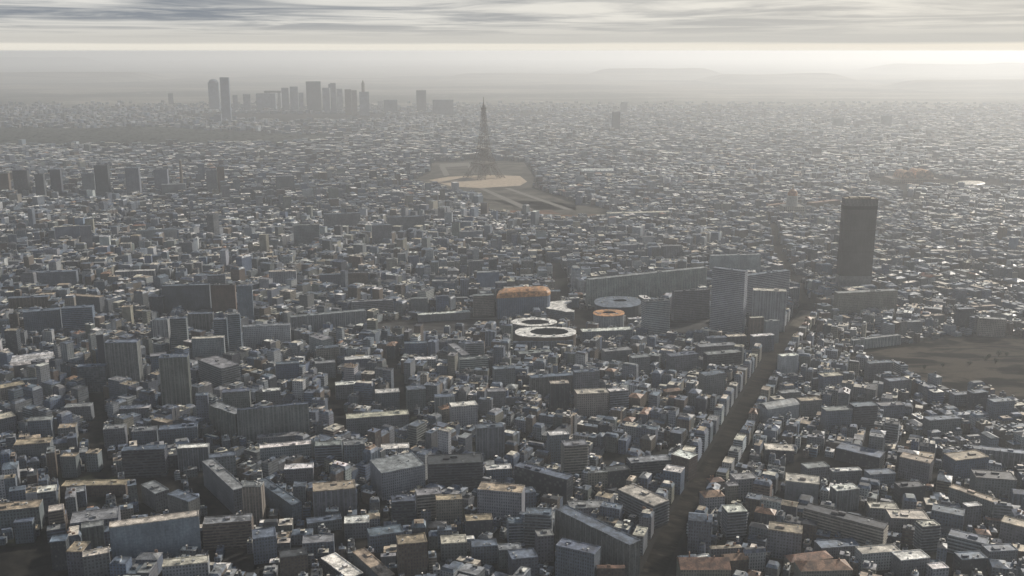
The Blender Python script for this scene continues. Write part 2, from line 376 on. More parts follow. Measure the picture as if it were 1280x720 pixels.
# bottom middle
F('l',478,626,532,615,592,46,'lpg','large square hall with a wide flat pale grey roof','the square pale hall',huts=0)
F('a',393,650,446,645,615,24,'gtv','grey ribbed block with a tan roof left of the square pale hall','the tan-topped ribbed block')
F('a',491,657,520,655,628,18,'dzh','dark block with bright white balcony bands before the square pale hall'); F('a',522,649,553,646,620,18,'eph'); F('a',546,656,578,654,626,14,'etg')
F('o',536,614,604,611,581,30,'dkh','dark broad block with stepped grey balcony bands','the dark stepped block')
F('a',597,650,652,655,612,22,'ltg','pale gridded block with a bright tan roof','the bright tan roof')
F('t',499,728,535,724,681,20,'ntg','brown tower block with a plain brown-tan roof at the bottom','the brown tower')
F('o',441,706,478,740,690,15,'gtg'); F('a',402,712,436,738,698,18,'dWg'); F('a',379,700,418,697,680,18,'bpg'); F('a',352,730,386,725,698,16,'nkg')
F('a',318,706,347,702,674,22,'bzg'); F('a',322,624,366,656,601,13,'bzg','narrow blue-grey row building running down to the front'); F('a',356,604,392,602,587,16,'gWg')
F('a',326,582,390,576,561,14,'lWg'); F('a',395,584,428,582,558,16,'bph'); F('a',431,588,457,586,557,16,'bpg'); F('o',477,577,512,575,562,18,'wWg'); F('a',322,560,376,556,548,14,'gpg')
F('t',596,574,630,572,536,16,'gzv','grey ribbed tower with a zinc roof above the dark stepped block','the ribbed grey tower'); F('a',608,606,640,604,588,16,'bWg'); F('a',583,676,616,674,652,16,'dtg')
F('a',463,692,505,686,671,20,'bzg'); F('l',385,668,428,662,655,14,'gzg'); F('a',431,674,462,672,655,18,'gWg'); F('a',552,704,584,702,680,18,'gcg')
F('a',590,706,622,704,684,16,'bzg'); F('a',624,712,652,710,688,18,'gpg'); F('a',636,684,654,683,655,14,'gzh')
# bottom, left of the avenue
F('s',694,680,786,728,637,17,'Gzv','long green-grey slab with a flat zinc roof beside the avenue','the green-grey slab',huts=0)
F('a',772,640,816,662,612,26,'gch','block with a bright cream roof standing at the avenue above the green-grey slab','the cream-roofed corner block')
F('a',828,615,850,619,588,20,'BWg','light blue building with a white roof by the avenue','the light blue building'); F('a',838,596,860,603,568,22,'nWg')
F('o',788,601,838,597,579,18,'dph','long dark block with a pale roof left of the avenue','the long dark block'); F('a',760,611,786,608,590,16,'dkg'); F('a',736,613,759,611,592,16,'epg')
F('t',705,598,734,596,558,18,'eph','beige banded tower with a pale roof','the beige banded tower'); F('t',687,581,711,579,545,16,'bWg','slim blue-grey tower with a white roof beside the beige banded tower')
F('s',643,612,708,630,583,16,'dzc','long dark glazed block with a fine window grid','the dark glazed block')
F('a',656,684,688,686,643,18,'gzh'); F('a',672,704,692,702,671,14,'gpg'); F('a',694,728,742,740,682,18,'bzg'); F('h',746,740,780,740,710,16,'nog',None,None,'gable')
F('l',712,650,762,648,636,20,'gpg'); F('a',640,642,670,638,619,16,'bzg'); F('a',640,728,672,724,700,20,'bzg')
# bottom, right of the avenue
F('h',859,690,888,693,650,20,'bzg','tall blue-grey house with a pitched zinc roof at the avenue','the tall pitched house','gable')
F('h',880,643,905,641,622,18,'log','pale house with an orange pitched roof beside the avenue','the orange house by the avenue','hip')
F('a',908,674,932,672,641,18,'gWh','grey corner building with a bright white roof right of the avenue','the white-roofed corner'); F('h',888,616,905,614,603,12,'eog',None,None,'hip')
F('a',918,624,946,622,600,18,'lpg'); F('a',909,631,922,630,608,10,'epg'); F('h',850,738,912,738,712,26,'eog','wide house group with orange pitched roofs at the bottom beside the avenue',None,'gable')
F('l',849,708,888,705,700,8,'lWg'); F('h',888,705,926,703,686,16,'gtg',None,None,'hip'); F('h',906,720,935,718,701,14,'nog',None,None,'gable'); F('h',930,716,956,714,692,16,'wkg',None,None,'mansard')
F('l',1044,575,1098,588,560,26,'dzg','dark flat hall with a blue-grey roof behind an open yard','the dark flat hall',huts=0); F('l',956,577,992,579,562,22,'dcg','dark low hall with a cream roof right of the avenue')
F('a',1122,597,1160,606,571,18,'gtg'); F('a',1192,602,1233,597,576,24,'Btg','blue-walled block with a tan roof','the blue-walled block'); F('a',1217,624,1268,628,597,26,'gkg','grey block with a fine window grid and a dark speckled roof')
F('s',1215,580,1288,588,561,14,'gzv'); F('s',1184,629,1243,650,609,12,'gtg','long narrow block with a bright tan roof strip','the tan strip roof'); F('a',1162,662,1202,670,638,20,'bzg')
F('s',1003,664,1102,691,636,18,'ekh','long beige balconied apartment block with a dark roof','the long beige block'); F('a',1044,641,1072,638,614,16,'gWv'); F('o',980,628,1022,633,601,24,'gcx','grey block with a large cream roof beyond the avenue','the big cream roof')
F('a',1124,629,1155,627,610,16,'dkg'); F('a',1086,651,1122,653,635,16,'gcg'); F('a',1112,670,1160,672,648,24,'gcg'); F('t',1150,692,1172,690,659,14,'gch')
F('a',1183,690,1230,702,669,18,'lzh'); F('a',1248,678,1292,690,652,18,'gtg'); F('a',1076,715,1124,711,693,16,'wcg'); F('a',1124,728,1160,724,701,18,'gWg'); F('o',1164,733,1184,731,712,14,'lWg')
F('a',958,696,1000,702,662,20,'gtg'); F('h',988,716,1040,710,703,16,'eog',None,None,'hip'); F('h',1000,736,1064,734,714,22,'eog','broad house with an orange pitched roof at the bottom right',None,'hip')
F('l',1026,700,1074,696,686,18,'gzg'); F('a',1207,658,1225,656,634,10,'gWg'); F('a',1234,712,1270,710,690,18,'gzg'); F('a',1200,722,1232,720,700,16,'dzg')
F('a',1008,604,1036,601,586,16,'gpg'); F('a',1040,606,1076,604,590,16,'gWg'); F('a',1086,612,1118,610,594,16,'bzg'); F('l',958,531,998,524,512,24,'lpx','large pale low vaulted hall right of the avenue','the pale vaulted hall','vault')
# left middle
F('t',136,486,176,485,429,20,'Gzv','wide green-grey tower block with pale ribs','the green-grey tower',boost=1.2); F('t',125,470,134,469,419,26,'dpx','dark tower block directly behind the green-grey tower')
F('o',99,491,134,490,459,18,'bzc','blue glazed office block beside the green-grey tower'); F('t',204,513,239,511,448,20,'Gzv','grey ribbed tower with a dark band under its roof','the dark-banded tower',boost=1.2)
F('o',250,482,279,494,450,34,'gph','wide office block with long pale storey bands','the pale-banded office'); F('t',242,459,282,457,424,14,'lcg','pale tower block with a cream roof edge','the pale tower')
F('t',270,446,286,445,400,12,'bzh'); F('t',288,447,303,446,394,12,'bph'); F('s',205,394,264,392,358,14,'dzx','broad dark grey slab tower seen flat on','the broad dark slab',boost=1.35)
F('s',266,398,296,397,357,14,'nkx','brown slab tower joined to the broad dark slab','the brown slab'); F('s',299,409,318,408,358,12,'bzx','blue-grey slab tower right of the brown slab'); F('o',237,425,268,424,393,14,'Gzv')
F('t',193,433,212,433,400,14,'wzv','small tower with white vertical stripes','the white-striped tower'); F('t',216,447,236,446,399,14,'gzh'); F('t',154,409,165,409,384,14,'etx','small tan-lit tower with a blank tan side')  # tan-lit tower: warm sunlight is put into its wall and roof colours
F('t',188,396,205,396,371,12,'dzg'); F('o',80,419,118,417,386,20,'Bzh','blue banded office block with a zinc roof','the blue banded office'); F('o',32,421,78,417,391,20,'bzg'); F('a',85,389,126,392,369,16,'gtg'); F('a',13,395,62,393,373,16,'nzv')
F('l',14,474,68,468,458,56,'gWx','low factory with rows of white sawtooth skylights','the sawtooth factory','saw'); F('a',16,492,54,490,476,12,'bzg'); F('o',190,472,210,470,446,20,'Bpg')
F('a',247,532,262,531,495,12,'bzg'); F('s',264,541,296,553,507,18,'Gpv','green-grey block with a pale roof joined to the ribbed slab'); F('s',299,554,387,545,513,15,'Gzv','long ribbed blue-green slab with a pale stepped roof','the ribbed slab',boost=1.25); F('a',280,526,314,524,491,14,'Gzg')
F('a',74,552,96,550,536,18,'gtg'); F('a',37,552,66,550,527,16,'bpg'); F('a',82,528,115,526,510,18,'gpg'); F('a',131,560,158,558,537,16,'gpg'); F('a',150,530,188,528,512,16,'gWg'); F('a',166,560,196,558,540,18,'bpg'); F('a',200,560,248,556,538,18,'bzg'); F('l',-4,546,22,540,526,24,'gcg')
F('a',3,508,34,502,486,20,'etg','tan low block with a pale roof at the left picture edge')
F('s',305,438,364,435,409,14,'wpg','long white block with a regular window grid','the white grid block'); F('s',365,420,458,411,397,16,'gpv','very long grey ribbed slab with a pale roof','the very long ribbed slab',boost=1.3)
F('a',387,441,404,447,420,24,'lpg'); F('a',506,450,534,449,430,14,'Bzg'); F('a',560,448,578,463,430,14,'lpg'); F('a',582,452,605,451,430,14,'gzh'); F('a',575,470,610,468,450,14,'lph')
F('l',523,403,588,399,394,14,'gWx','long low shed with a bright white roof by the rail yard','the rail shed',huts=0); F('t',514,393,535,392,374,14,'gpg'); F('t',546,393,561,392,371,12,'Bzg','small blue tower behind the rail shed'); F('a',592,396,618,395,370,14,'eph')
F('a',441,397,492,394,378,14,'gph'); F('a',470,514,500,512,492,18,'bWg'); F('a',510,516,533,514,488,20,'gzg'); F('a',565,536,597,533,509,18,'wWg','white block with a crisp window grid and a white roof','the crisp white block'); F('h',552,530,564,528,512,14,'eog','small house with an orange roof beside the crisp white block',None,'hip')
F('a',544,519,568,518,497,14,'lzv'); F('a',346,480,375,478,456,14,'Bzg'); F('s',434,546,512,540,524,20,'gcg','long low block with a cream roof and small bays','the long cream roof'); F('a',518,466,545,465,450,16,'lWg'); F('a',610,512,632,511,490,16,'gpg')
F('a',395,474,420,472,455,16,'gpg'); F('a',432,470,464,468,450,16,'bWg'); F('a',420,500,448,498,482,16,'gWg'); F('a',396,452,424,450,436,16,'ezg'); F('a',618,486,644,484,462,16,'gzg'); F('a',330,516,352,514,490,14,'gWg')
# middle: the station quarter
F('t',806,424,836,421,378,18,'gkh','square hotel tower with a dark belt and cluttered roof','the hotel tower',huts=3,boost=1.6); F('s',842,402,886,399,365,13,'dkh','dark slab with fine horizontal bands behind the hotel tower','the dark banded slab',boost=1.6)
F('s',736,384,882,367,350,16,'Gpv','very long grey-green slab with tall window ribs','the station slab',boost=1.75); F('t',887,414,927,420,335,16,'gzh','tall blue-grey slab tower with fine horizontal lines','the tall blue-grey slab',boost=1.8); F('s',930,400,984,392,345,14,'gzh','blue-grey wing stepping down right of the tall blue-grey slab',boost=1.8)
F('s',888,348,950,346,320,14,'lpx','pale slab rising behind the tall blue-grey slab'); F('t',939,413,980,415,363,20,'lcv','broad pale ribbed tower with a cream roof','the cream-topped tower'); F('a',937,429,953,428,398,10,'ncv'); F('a',956,430,973,429,402,12,'lpx')
F('a',941,441,967,439,421,14,'bWg'); F('a',884,439,908,438,423,14,'Bzg'); F('a',909,438,932,437,421,14,'dcv'); F('s',664,501,716,497,473,14,'Gzv','green-grey ribbed slab with a zinc roof behind the dark narrow tower'); F('t',718,501,749,499,466,14,'gzg'); F('t',688,516,711,515,480,13,'dcv','narrow dark tower with pale edges','the narrow dark tower')
F('a',721,521,760,519,493,22,'ecg','beige block with a cream roof right of the narrow dark tower','the beige cream-roofed block'); F('a',762,517,785,515,490,14,'gWh'); F('a',797,427,810,426,412,10,'Bzg'); F('l',728,429,790,426,415,20,'bWg'); F('l',786,404,804,403,399,10,'gWg')
F('a',790,470,812,468,448,16,'gpg'); F('a',838,470,872,466,446,18,'gzg'); F('a',880,500,906,496,470,18,'gzg'); F('a',884,466,926,462,444,18,'dph'); F('l',650,455,690,452,443,18,'gpg'); F('a',756,455,790,452,440,20,'gpg'); F('a',874,452,920,449,434,18,'gpg')
F('h',832,502,852,500,490,12,'nog','small house with an orange-brown roof among grey blocks left of the avenue',None,'hip')
# right middle
F('a',1046,395,1120,391,367,18,'epg','broad pale beige block at the foot of the dark skyscraper','the podium block'); F('t',976,470,997,468,446,14,'wWx','bright white box tower right of the avenue','the bright white box'); F('a',1133,419,1152,418,403,12,'bpg')
F('t',1196,414,1215,413,387,14,'dzg','dark square tower at the edge of the bare grounds','the dark square tower'); F('s',1066,438,1125,431,426,10,'lpv','long low pale ribbed building bordering the bare grounds'); F('a',1028,491,1052,489,471,16,'Bcg'); F('a',1085,476,1115,474,455,14,'gzg')
F('a',1110,498,1135,496,477,16,'gzg'); F('a',1066,538,1095,536,509,18,'dzh','dark block with thin bands before the bare grounds','the dark banded corner'); F('a',1031,540,1064,538,514,16,'bpg'); F('a',1240,526,1266,524,503,16,'bzg'); F('a',1214,516,1233,514,492,14,'dzg'); F('a',1016,488,1024,487,474,12,'gzg')
F('a',976,508,1000,506,492,14,'gpg'); F('a',1000,522,1026,520,502,16,'gtg'); F('a',1192,508,1212,507,494,14,'bzg'); F('a',1100,524,1130,522,508,16,'bpg'); F('a',1160,545,1200,542,526,16,'gzg'); F('a',1222,420,1256,422,398,14,'epg'); F('a',1216,396,1246,394,384,12,'gtg'); F('a',1155,408,1180,406,396,14,'gtg')
# the far half: towers and blocks that stand out of the roofs
for x1, x2, yb, yt, c, lab in ((0,13,246,217,'nkx','brown-grey tower at the left edge, first of the dark tower row'), (19,37,247,213,'dzv','broad dark tower, second in the row at the left edge'),
    (46,57,249,218,'dkx','narrow dark tower, third in the row at the left edge'), (65,78,244,212,'dzx','dark tower with a zinc cap, fourth in the row from the left edge'), (104,120,246,217,'gzx','blue-tinged grey tower directly left of the tallest dark tower'),
    (121,138,250,207,'dkx','tallest dark tower of the far left row'), (159,176,247,210,'bzv','pale blue-grey tower right of the tallest dark tower'), (194,211,242,212,'bkx','blue-grey tower with a dark cap left of the tall thin chimney'),
    (249,257,231,205,'bzx','slim blue tower right of the tall thin chimney'), (259,272,242,213,'gzv','grey ribbed tower standing against a brown one'), (273,282,241,209,'nkx','brown tower standing right of a grey ribbed one')):
    F('t', x1, yb, x2, yb - .3, yt, 26, c, lab)
F('o',203,246,233,245,231,24,'gpx','long grey block at the foot of the tall thin chimney'); F('o',50,362,97,360,341,20,'bzg'); F('o',145,353,194,351,340,16,'gWv'); F('t',126,318,138,318,296,10,'wWx','small white tower catching the light far left'); F('t',103,317,117,316,283,12,'gpx'); F('o',70,304,101,302,284,16,'bcx','blue-grey block with a wide cream roof far left')
F('o',172,306,222,303,289,14,'lzx'); F('o',406,291,451,289,268,18,'gzv','broad grey ribbed block standing alone far left of the lattice tower'); F('o',337,363,371,362,340,18,'lcv'); F('t',400,363,427,362,344,14,'bzv'); F('t',435,363,461,362,342,14,'nkv','brown-grey ribbed tower with a dark roof in the middle distance')
F('t',597,367,624,366,341,16,'Bpx','plain blue block with a pale edge left of the orange-roofed round building'); F('t',346,244,369,243,221,18,'gzv'); F('o',485,296,531,294,272,16,'gzv'); F('t',512,336,524,335,321,12,'Bzx'); F('t',587,347,605,346,327,14,'gpv'); F('t',776,325,797,324,307,14,'bpv'); F('t',828,325,852,324,308,14,'gpv')
F('o',368,309,400,308,282,16,'gpg'); F('o',410,306,444,305,296,16,'gWx'); F('o',466,313,490,312,282,16,'gzv'); F('t',262,385,284,384,345,14,'gzh'); F('o',575,305,604,304,290,16,'bpx')
F('l',760,277,838,275,267,26,'lcx','long pale low palace with a cream roof behind the clay courts','the long pale palace'); F('l',1014,265,1050,261,254,24,'nox','tan-roofed wing right of the domed church'); F('l',960,266,982,263,257,18,'nox','orange-roofed wing left of the domed church')
F('l',1165,323,1186,322,314,20,'ecx','tan-lit courtyard block, left one of a pair on the right'); F('l',1189,323,1212,322,314,20,'ecx','tan-lit courtyard block, right one of a pair on the right')  # warm sunlight on this pair is painted as beige and cream
F('t',765,164.5,775,164.5,140,34,'dzx','lone dark tower far behind on the right of the lattice tower'); F('t',776,142,784,142,128,36,'gzx','small faint tower far behind the lone dark tower')
F('t',1042,161,1054,161,148,36,'gzx','faint far block, left one of the hazy trio on the right'); F('t',1068,160,1082,160,151,36,'gzx','faint far block, low middle one of the hazy trio on the right'); F('t',1102,160,1114,160,145,36,'gzx','faint far block, tall one of the hazy trio on the right')

# ------------------------------------------------------------------ skyscrapers on the horizon
SK = [(262,275,139,103,'bzx','hazy rounded-top skyscraper at the left end of the far cluster'), (278,289,151,97,'bzx','tallest slim dark skyscraper at the left of the far cluster'), (321,345,138,117,'bkx','squat dark skyscraper left of the far cluster centre'),
 (292,298,140,119,'gzx','small faint skyscraper right of the tallest slim one'), (305,314,140,118,'gzx','low faint skyscraper between the slim and the squat ones'), (353,362,139,110,'bzx','blue-grey skyscraper pair, left half'), (363.5,373.5,140,108.5,'bzx','blue-grey skyscraper pair, right half with the higher top'),
 (375,380,138,116,'bkx','narrow grey skyscraper tucked right of the blue-grey pair'), (384,402,141,102,'dkx','broadest darkest skyscraper in the far cluster'), (404,413,141,110,'bzx','pale skyscraper right of the broadest dark one'), (414.5,421,142,104,'bzx','tall pale skyscraper with a stepped top'),
 (422,429,140,111,'lzx','light hazy skyscraper left of a dark broad one'), (432,440,144,112,'nkx','dark brown-grey skyscraper left half of the right group'), (441,447,145,113,'nkx','dark skyscraper standing tight against its brown-grey twin'), (450,462,145,115,'bzx','pale blue skyscraper carrying a tall dark spire'),
 (480,497,142,125,'bzv','low wide ribbed skyscraper right of the spire'), (521,533,140,113,'dkx','lone dark skyscraper left of the lattice tower'), (541,567,145,125,'gzx','wide low hazy block right of the lone dark skyscraper'), (211,217,130,117,'dkx','small dark block far left of the skyscrapers'), (268,277,155,143,'bzx','low blue block at the foot of the tallest slim skyscraper')]
for x1, x2, yb, yt, c, lab in SK:
    r = F('k', x1, yb, x2, yb - .1, yt, 45, c, lab, None, 'flat', 0, huts=0 if x2 - x1 < 8 else 1)
    X, Y = gp((x1 + x2) / 2, yb); h = hgt((x1 + x2) / 2, yb, yt)
    if yt == 115:
        q = MB(); z1 = hgt(454, yb, 100); q.lathe((X - 10, Y + 22), [(14, h - 2), (13, h + .72 * (z1 - h)), (.5, z1)], 8, (.05, .05, .055, .75)); q.build('spire', M['iron'], r, tuple(r.location))
    if yt == 103:
        q = MB(); q.lathe((X, Y + 22), [(44, h - 4), (42, h + 12), (30, h + 24), (12, h + 30)], 16, (*WALL['b'][0], .75)); q.build('crown', M['facade'], r, tuple(r.location))
    if yt == 104:
        q = MB(); q.prism(rect_at((X - 30, Y + 22), 0, 14, 14), h - 40, h - 8, (*WALL['b'][0], .75), (*WALL['b'][0], .75)); q.build('crown', M['facade'], r, tuple(r.location))
def tagged(root, label, group=None, short=None, px=None):
    root['label'] = label
    if group: root['group'] = group
    return root
# hollow cube arch among them: two legs and a lintel
X1, Y1 = gp(329, 137); X2, _ = gp(349, 137); ht = hgt(339, 137, 114)
a_ = tagged(thing('arch_building', ((X1 + X2) / 2, Y1, 0), 'building'), 'hollow square arch building with a thin dark top slab among the far skyscrapers'); L0 = tuple(a_.location)
for xx in (X1 + 14, X2 - 14):
    q = MB(); q.prism(rect_at((xx, Y1 + 140), 0, 14, 55), 0, ht - 18, (*WALL['g'][0], .75), (*WALL['g'][0], .75)); q.build('leg', M['facade'], a_, L0)
q = MB(); q.prism(rect_at(((X1 + X2) / 2, Y1 + 140), 0, (X2 - X1) / 2 + 4, 57), ht - 17.9, ht, (.06, .06, .065, .75), (.1, .1, .1, 1), True); q.build('lintel', M['facade'], a_, L0)

# ------------------------------------------------------------------ the dark skyscraper: slightly bowed sides, belts, paler foot
yb = 366; P1, P2 = gp(1048, yb), gp(1088.5, yb); h = hgt(1070, yb, 249.0); wdt = P2[0] - P1[0]; cx, cy = (P1[0] + P2[0]) / 2, P1[1] + 15
sk = tagged(thing('skyscraper', (cx, cy, 0), 'tower'), 'single huge dark brown skyscraper standing alone on the right by the avenue', 'skyscrapers'); L0 = (cx, cy, 0)
n = 9
def bow(k, dy=13, s=1.0):
    f = [(cx + s * (-wdt / 2 + wdt * i / n), cy - dy * s - 5 * s * (1 - (2 * i / n - 1) ** 2)) for i in range(n + 1)]
    b = [(x, 2 * cy - y) for x, y in reversed(f)]; return f + b
zs = dict(foot=hgt(1070, yb, 345), belt=hgt(1070, yb, 262), crown=hgt(1070, yb, 257.5))
def segs(name, z0, z1, col, sty, s=1.0, st=3.6, bay=1.9, top=None):
    q = MB(); q.prism(bow(0, 13, s), z0, z1, (*col, STY[sty]), top, False, st, bay); q.build(name, M['facade'], sk, L0)
segs('base', 0, zs['foot'], (.25, .25, .245), 'v', 1.0, 4, 3); segs('wall', zs['foot'], zs['belt'], (.072, .068, .064), 'x', .985, 7.2, 8.5); segs('belt', zs['belt'], zs['crown'], (.030, .029, .028), 'x', 1.0)
segs('crown', zs['crown'], h, (.15, .145, .135), 'v', .99, 6, 2.6)
q = MB(); q.face([(x, y, h) for x, y in bow(0, 13, .99)], (.46, .38, .27, 1)); q.build('roof', M['roof'], sk, L0)
q = MB(); q.ring(bow(0, 13, 1.0), bow(0, 13, .95), h - .5, h + 1.5, (.14, .12, .1, .75), (.3, .26, .2, 1), under=True); q.build('parapet', M['roof'], sk, L0)
for dx, w_ in ((-16, 9), (10, 13)):
    q = MB(); q.prism(rect_at((cx + dx, cy), 0, w_, 7), h - .4, h + 3.4, (.3, .26, .2, .75), (.45, .37, .27, 1)); q.build('rooftop_hut', M['roof'], sk, L0)
take(rect_at((cx, cy), 0, wdt / 2 + 3, 26))
for k, zz in enumerate((.36, .68)):
    q = MB(); z = zs['foot'] + (zs['belt'] - zs['foot']) * zz; q.ring(bow(0, 13, 1.0), bow(0, 13, .95), z, z + 3.2, (.06, .054, .05, .75), under=True); q.build('belt', M['facade'], sk, L0)

# ------------------------------------------------------------------ round and ring buildings
def plane_poly(pts, z): return [gp(x, y, z) for x, y in pts]
def ccw(p): return p if sum(p[i - 1][0] * p[i][1] - p[i][0] * p[i - 1][1] for i in range(len(p))) > 0 else p[::-1]
def roundb(name, cat, poly, h, wall, roof, sty, label, inner=None, roofz=None, rough_top=False, bay=3.2):
    poly = ccw(poly); cx = sum(p[0] for p in poly) / len(poly); cy = sum(p[1] for p in poly) / len(poly); loc = (cx, cy, 0)
    r = tagged(thing(name, loc, cat), label); wc = WALL[wall][0]; rc = ROOF[roof][0]
    if inner:
        inner = ccw(inner); b = MB(); cw = MB(); n = len(poly)
        for i in range(n):
            j = (i + 1) % n; b.wall(poly[i], poly[j], 0, h, (*wc, STY[sty]), 3.6, bay); cw.wall(inner[j], inner[i], 0, h, (*WALL['d'][0], STY['v']), 3.6, bay)
        b.build('wall', M['facade'], r, loc); cw.build('courtyard_wall', M['facade'], r, loc); t = MB(); t.ring(offset(poly, -.6), offset(inner, .4), h - .4, h + .5, (*rc, 1), under=True); t.build('roof', M['roof'], r, loc)
    else:
        b = MB(); b.prism(poly, 0, h, (*wc, STY[sty]), None, False, 3.6, bay); b.build('wall', M['facade'], r, loc); t = MB()
        if roofz:
            e = offset(poly, -.8); n = len(e); levels = []
            for s_, dz in roofz: levels.append([(cx + (p[0] - cx) * s_, cy + (p[1] - cy) * s_, h + dz) for p in e])
            for a, c in zip(levels, levels[1:]):
                for i in range(n): j = (i + 1) % n; t.face([a[i], a[j], c[j], c[i]], (*rc, 1))
            t.face(levels[-1], (*rc, 1)); t.face(list(reversed(levels[0])), (*rc, 1))
        else:
            t.face([(x, y, h) for x, y in poly], (*rc, 1)); q = MB(); q.ring(offset(poly, -.2), offset(poly, .8), h - .3, h + .8, (*rc, 1), under=True); q.build('parapet', M['roof'], r, loc)
        t.build('roof', M['roof'], r, loc)
    if inner and len(inner) == len(poly):
        for k in rng.sample(range(len(poly)), 7):
            u = rng.uniform(.3, .65); p = tuple(poly[k][q_] * (1 - u) + inner[k][q_] * u for q_ in (0, 1)); q = MB(); s_ = rng.uniform(.8, 2.4)
            q.prism(rect_at(p, rng.random() * 3, s_, s_ * rng.uniform(.5, .9)), h - .3, h + rng.uniform(1.5, 3), (.35, .35, .34, .75), (.4, .4, .39, 1)); q.build('roof_vent', M['metal'], r, loc)
    take(poly); r['rounded'] = 1; del r['rounded']
    return r, loc, poly
# orange roofed office with a straight ribbed front and rounded right end
hA = hgt(650, 398, 372); f1, f2 = gp(621, 399), gp(680, 396)
pA = [f1, f2] + [(f2[0] + 14 * math.sin(t) + 0, f2[1] + 24 - 24 * math.cos(t)) for t in (.5, 1.0, 1.57, 2.1, 2.6, 3.14)] + [(f1[0] + 4, f1[1] + 44)]
r, loc, pp = roundb('round_ended_office', 'building', pA, hA, 'B', 'O', 'v', 'blue ribbed office building with a big rounded orange roof', None, [(1.0, 0), (.99, 6), (.86, 11), (.5, 14)], bay=4)
q = MB(); c_ = lerp2(pA[:2] + [(f2[0], f2[1] + 45), pA[-1]], .62, .55); q.prism(rect_at(c_, .1, 3, 17), hA + 2, hA + 14.4, (.30, .15, .08, .75), (.46, .24, .11, 1)); q.build('roof_ridge', M['roof'], r, loc)
# crescent
hB = hgt(695, 400, 389); cr = [(681,383),(683,379),(690,377),(700,376),(714,375.5),(714.5,377.5),(709,379.5),(707,382),(709,385),(713,386.8),(718,388),(717.5,390),(708,390),(699,388),(690,387),(683.5,385.5)]
roundb('crescent_building', 'building', plane_poly(cr, hB), hB, 'b', 'W', 'h', 'crescent shaped building with a broad white roof behind the ring buildings')
# two ring buildings
def ell(cx_, cy_, rx, ry, n=28, sq=1.0, ph=0.0):
    o = []
    for k in range(n):
        t = 2 * math.pi * k / n + ph; c, s = math.cos(t), math.sin(t); o.append((cx_ + rx * math.copysign(abs(c) ** sq, c), cy_ - ry * math.copysign(abs(s) ** sq, s)))
    return o
hC = hgt(665, 423, 409); roundb('ring_building', 'building', plane_poly(ell(667.5, 402.5, 28.5, 5.2), hC), hC, 'l', 'W', 'h', 'ring building with a white roof, the farther and smaller of two', plane_poly(ell(669, 402.6, 18, 3.2), hC))
hD = hgt(680, 439, 422); roundb('ring_building', 'building', plane_poly(ell(682, 415.2, 38, 6.4, 28, .78), hD), hD, 'n', 'W', 'x', 'ring building with an angular white roof and round dark court, nearest of two', plane_poly(ell(686.5, 414.6, 24.5, 4.6), hD))
F('l',642,440,716,438,428,10,'bzv','long blue-grey low wing under the nearer ring building')
hE = hgt(761, 410, 391); roundb('drum_building', 'building', plane_poly(ell(761, 391.2, 19.5, 4.2, 16, .85), hE), hE, 'l', 'O', 'v', 'pale ribbed drum building with an orange ring roof', plane_poly(ell(761.5, 390.6, 9, 1.6, 16), hE))
hG = hgt(772, 393, 379); rG = roundb('domed_hall', 'hall', plane_poly(ell(772, 377.5, 29, 7, 24, .8), hG), hG, 'd', 'z', 'x', 'wide low round hall with a crumpled zinc roof behind the orange drum', plane_poly(ell(775, 375.6, 9, 1.6, 24), hG))
# ------------------------------------------------------------------ chimney
X, Y = gp(225, 240); z = hgt(225, 240, 200); c = tagged(thing('chimney_stack', (X, Y + 30, 0), 'chimney'), 'tall thin dark chimney among the far left towers')
q = MB(); q.lathe((X, Y + 30), [(6.5, 0), (5, z * .8), (4.6, z - 6)], 14, (.1, .09, .085, .75)); q.build('shaft', M['iron'], c, (X, Y + 30, 0))
q = MB(); q.lathe((X, Y + 30), [(5.2, z - 6.2), (5.4, z), (3.5, z)], 14, (.2, .2, .2, .75)); q.build('rim', M['conc'], c, (X, Y + 30, 0))
# ------------------------------------------------------------------ domed church
X, Y = gp(992, 271.5); Y += 30; k_ = (gp(1005, 271)[0] - gp(977, 271)[0]) / 28.0; L0 = (X, Y, 0); zf = lambda y: hgt(992, 270, y)
dc = tagged(thing('domed_church', L0, 'church'), 'stone church with a tall orange-brown dome and lantern on the right', None)
st_ = (.36, .33, .28)
q = MB(); q.prism(rect_at((X, Y), 0, 13 * k_, 10 * k_), 0, zf(257), (*st_, 0.0), (.3, .27, .22, 1), False, 9, 7); q.build('wall', M['facade'], dc, L0)
q = MB(); q.lathe((X, Y), [(7 * k_, zf(257.5)), (6.8 * k_, zf(246)), (7.2 * k_, zf(245.5)), (6.6 * k_, zf(244.5))], 20, (*st_, .75)); q.build('drum', M['conc'], dc, L0)
q = MB(); q.lathe((X, Y), [(6.4 * k_, zf(245)), (6.0 * k_, zf(241.5)), (4.6 * k_, zf(238.6)), (2.4 * k_, zf(236.7)), (1.0 * k_, zf(236))], 20, (.36, .19, .10, 1)); q.build('dome', M['roof'], dc, L0)
q = MB(); q.lathe((X, Y), [(1.1 * k_, zf(236.4)), (1.0 * k_, zf(234.5)), (.2, zf(231))], 10, (.36, .25, .12, 1)); q.build('lantern', M['roof'], dc, L0)
take(rect_at((X, Y), 0, 14 * k_, 11 * k_))
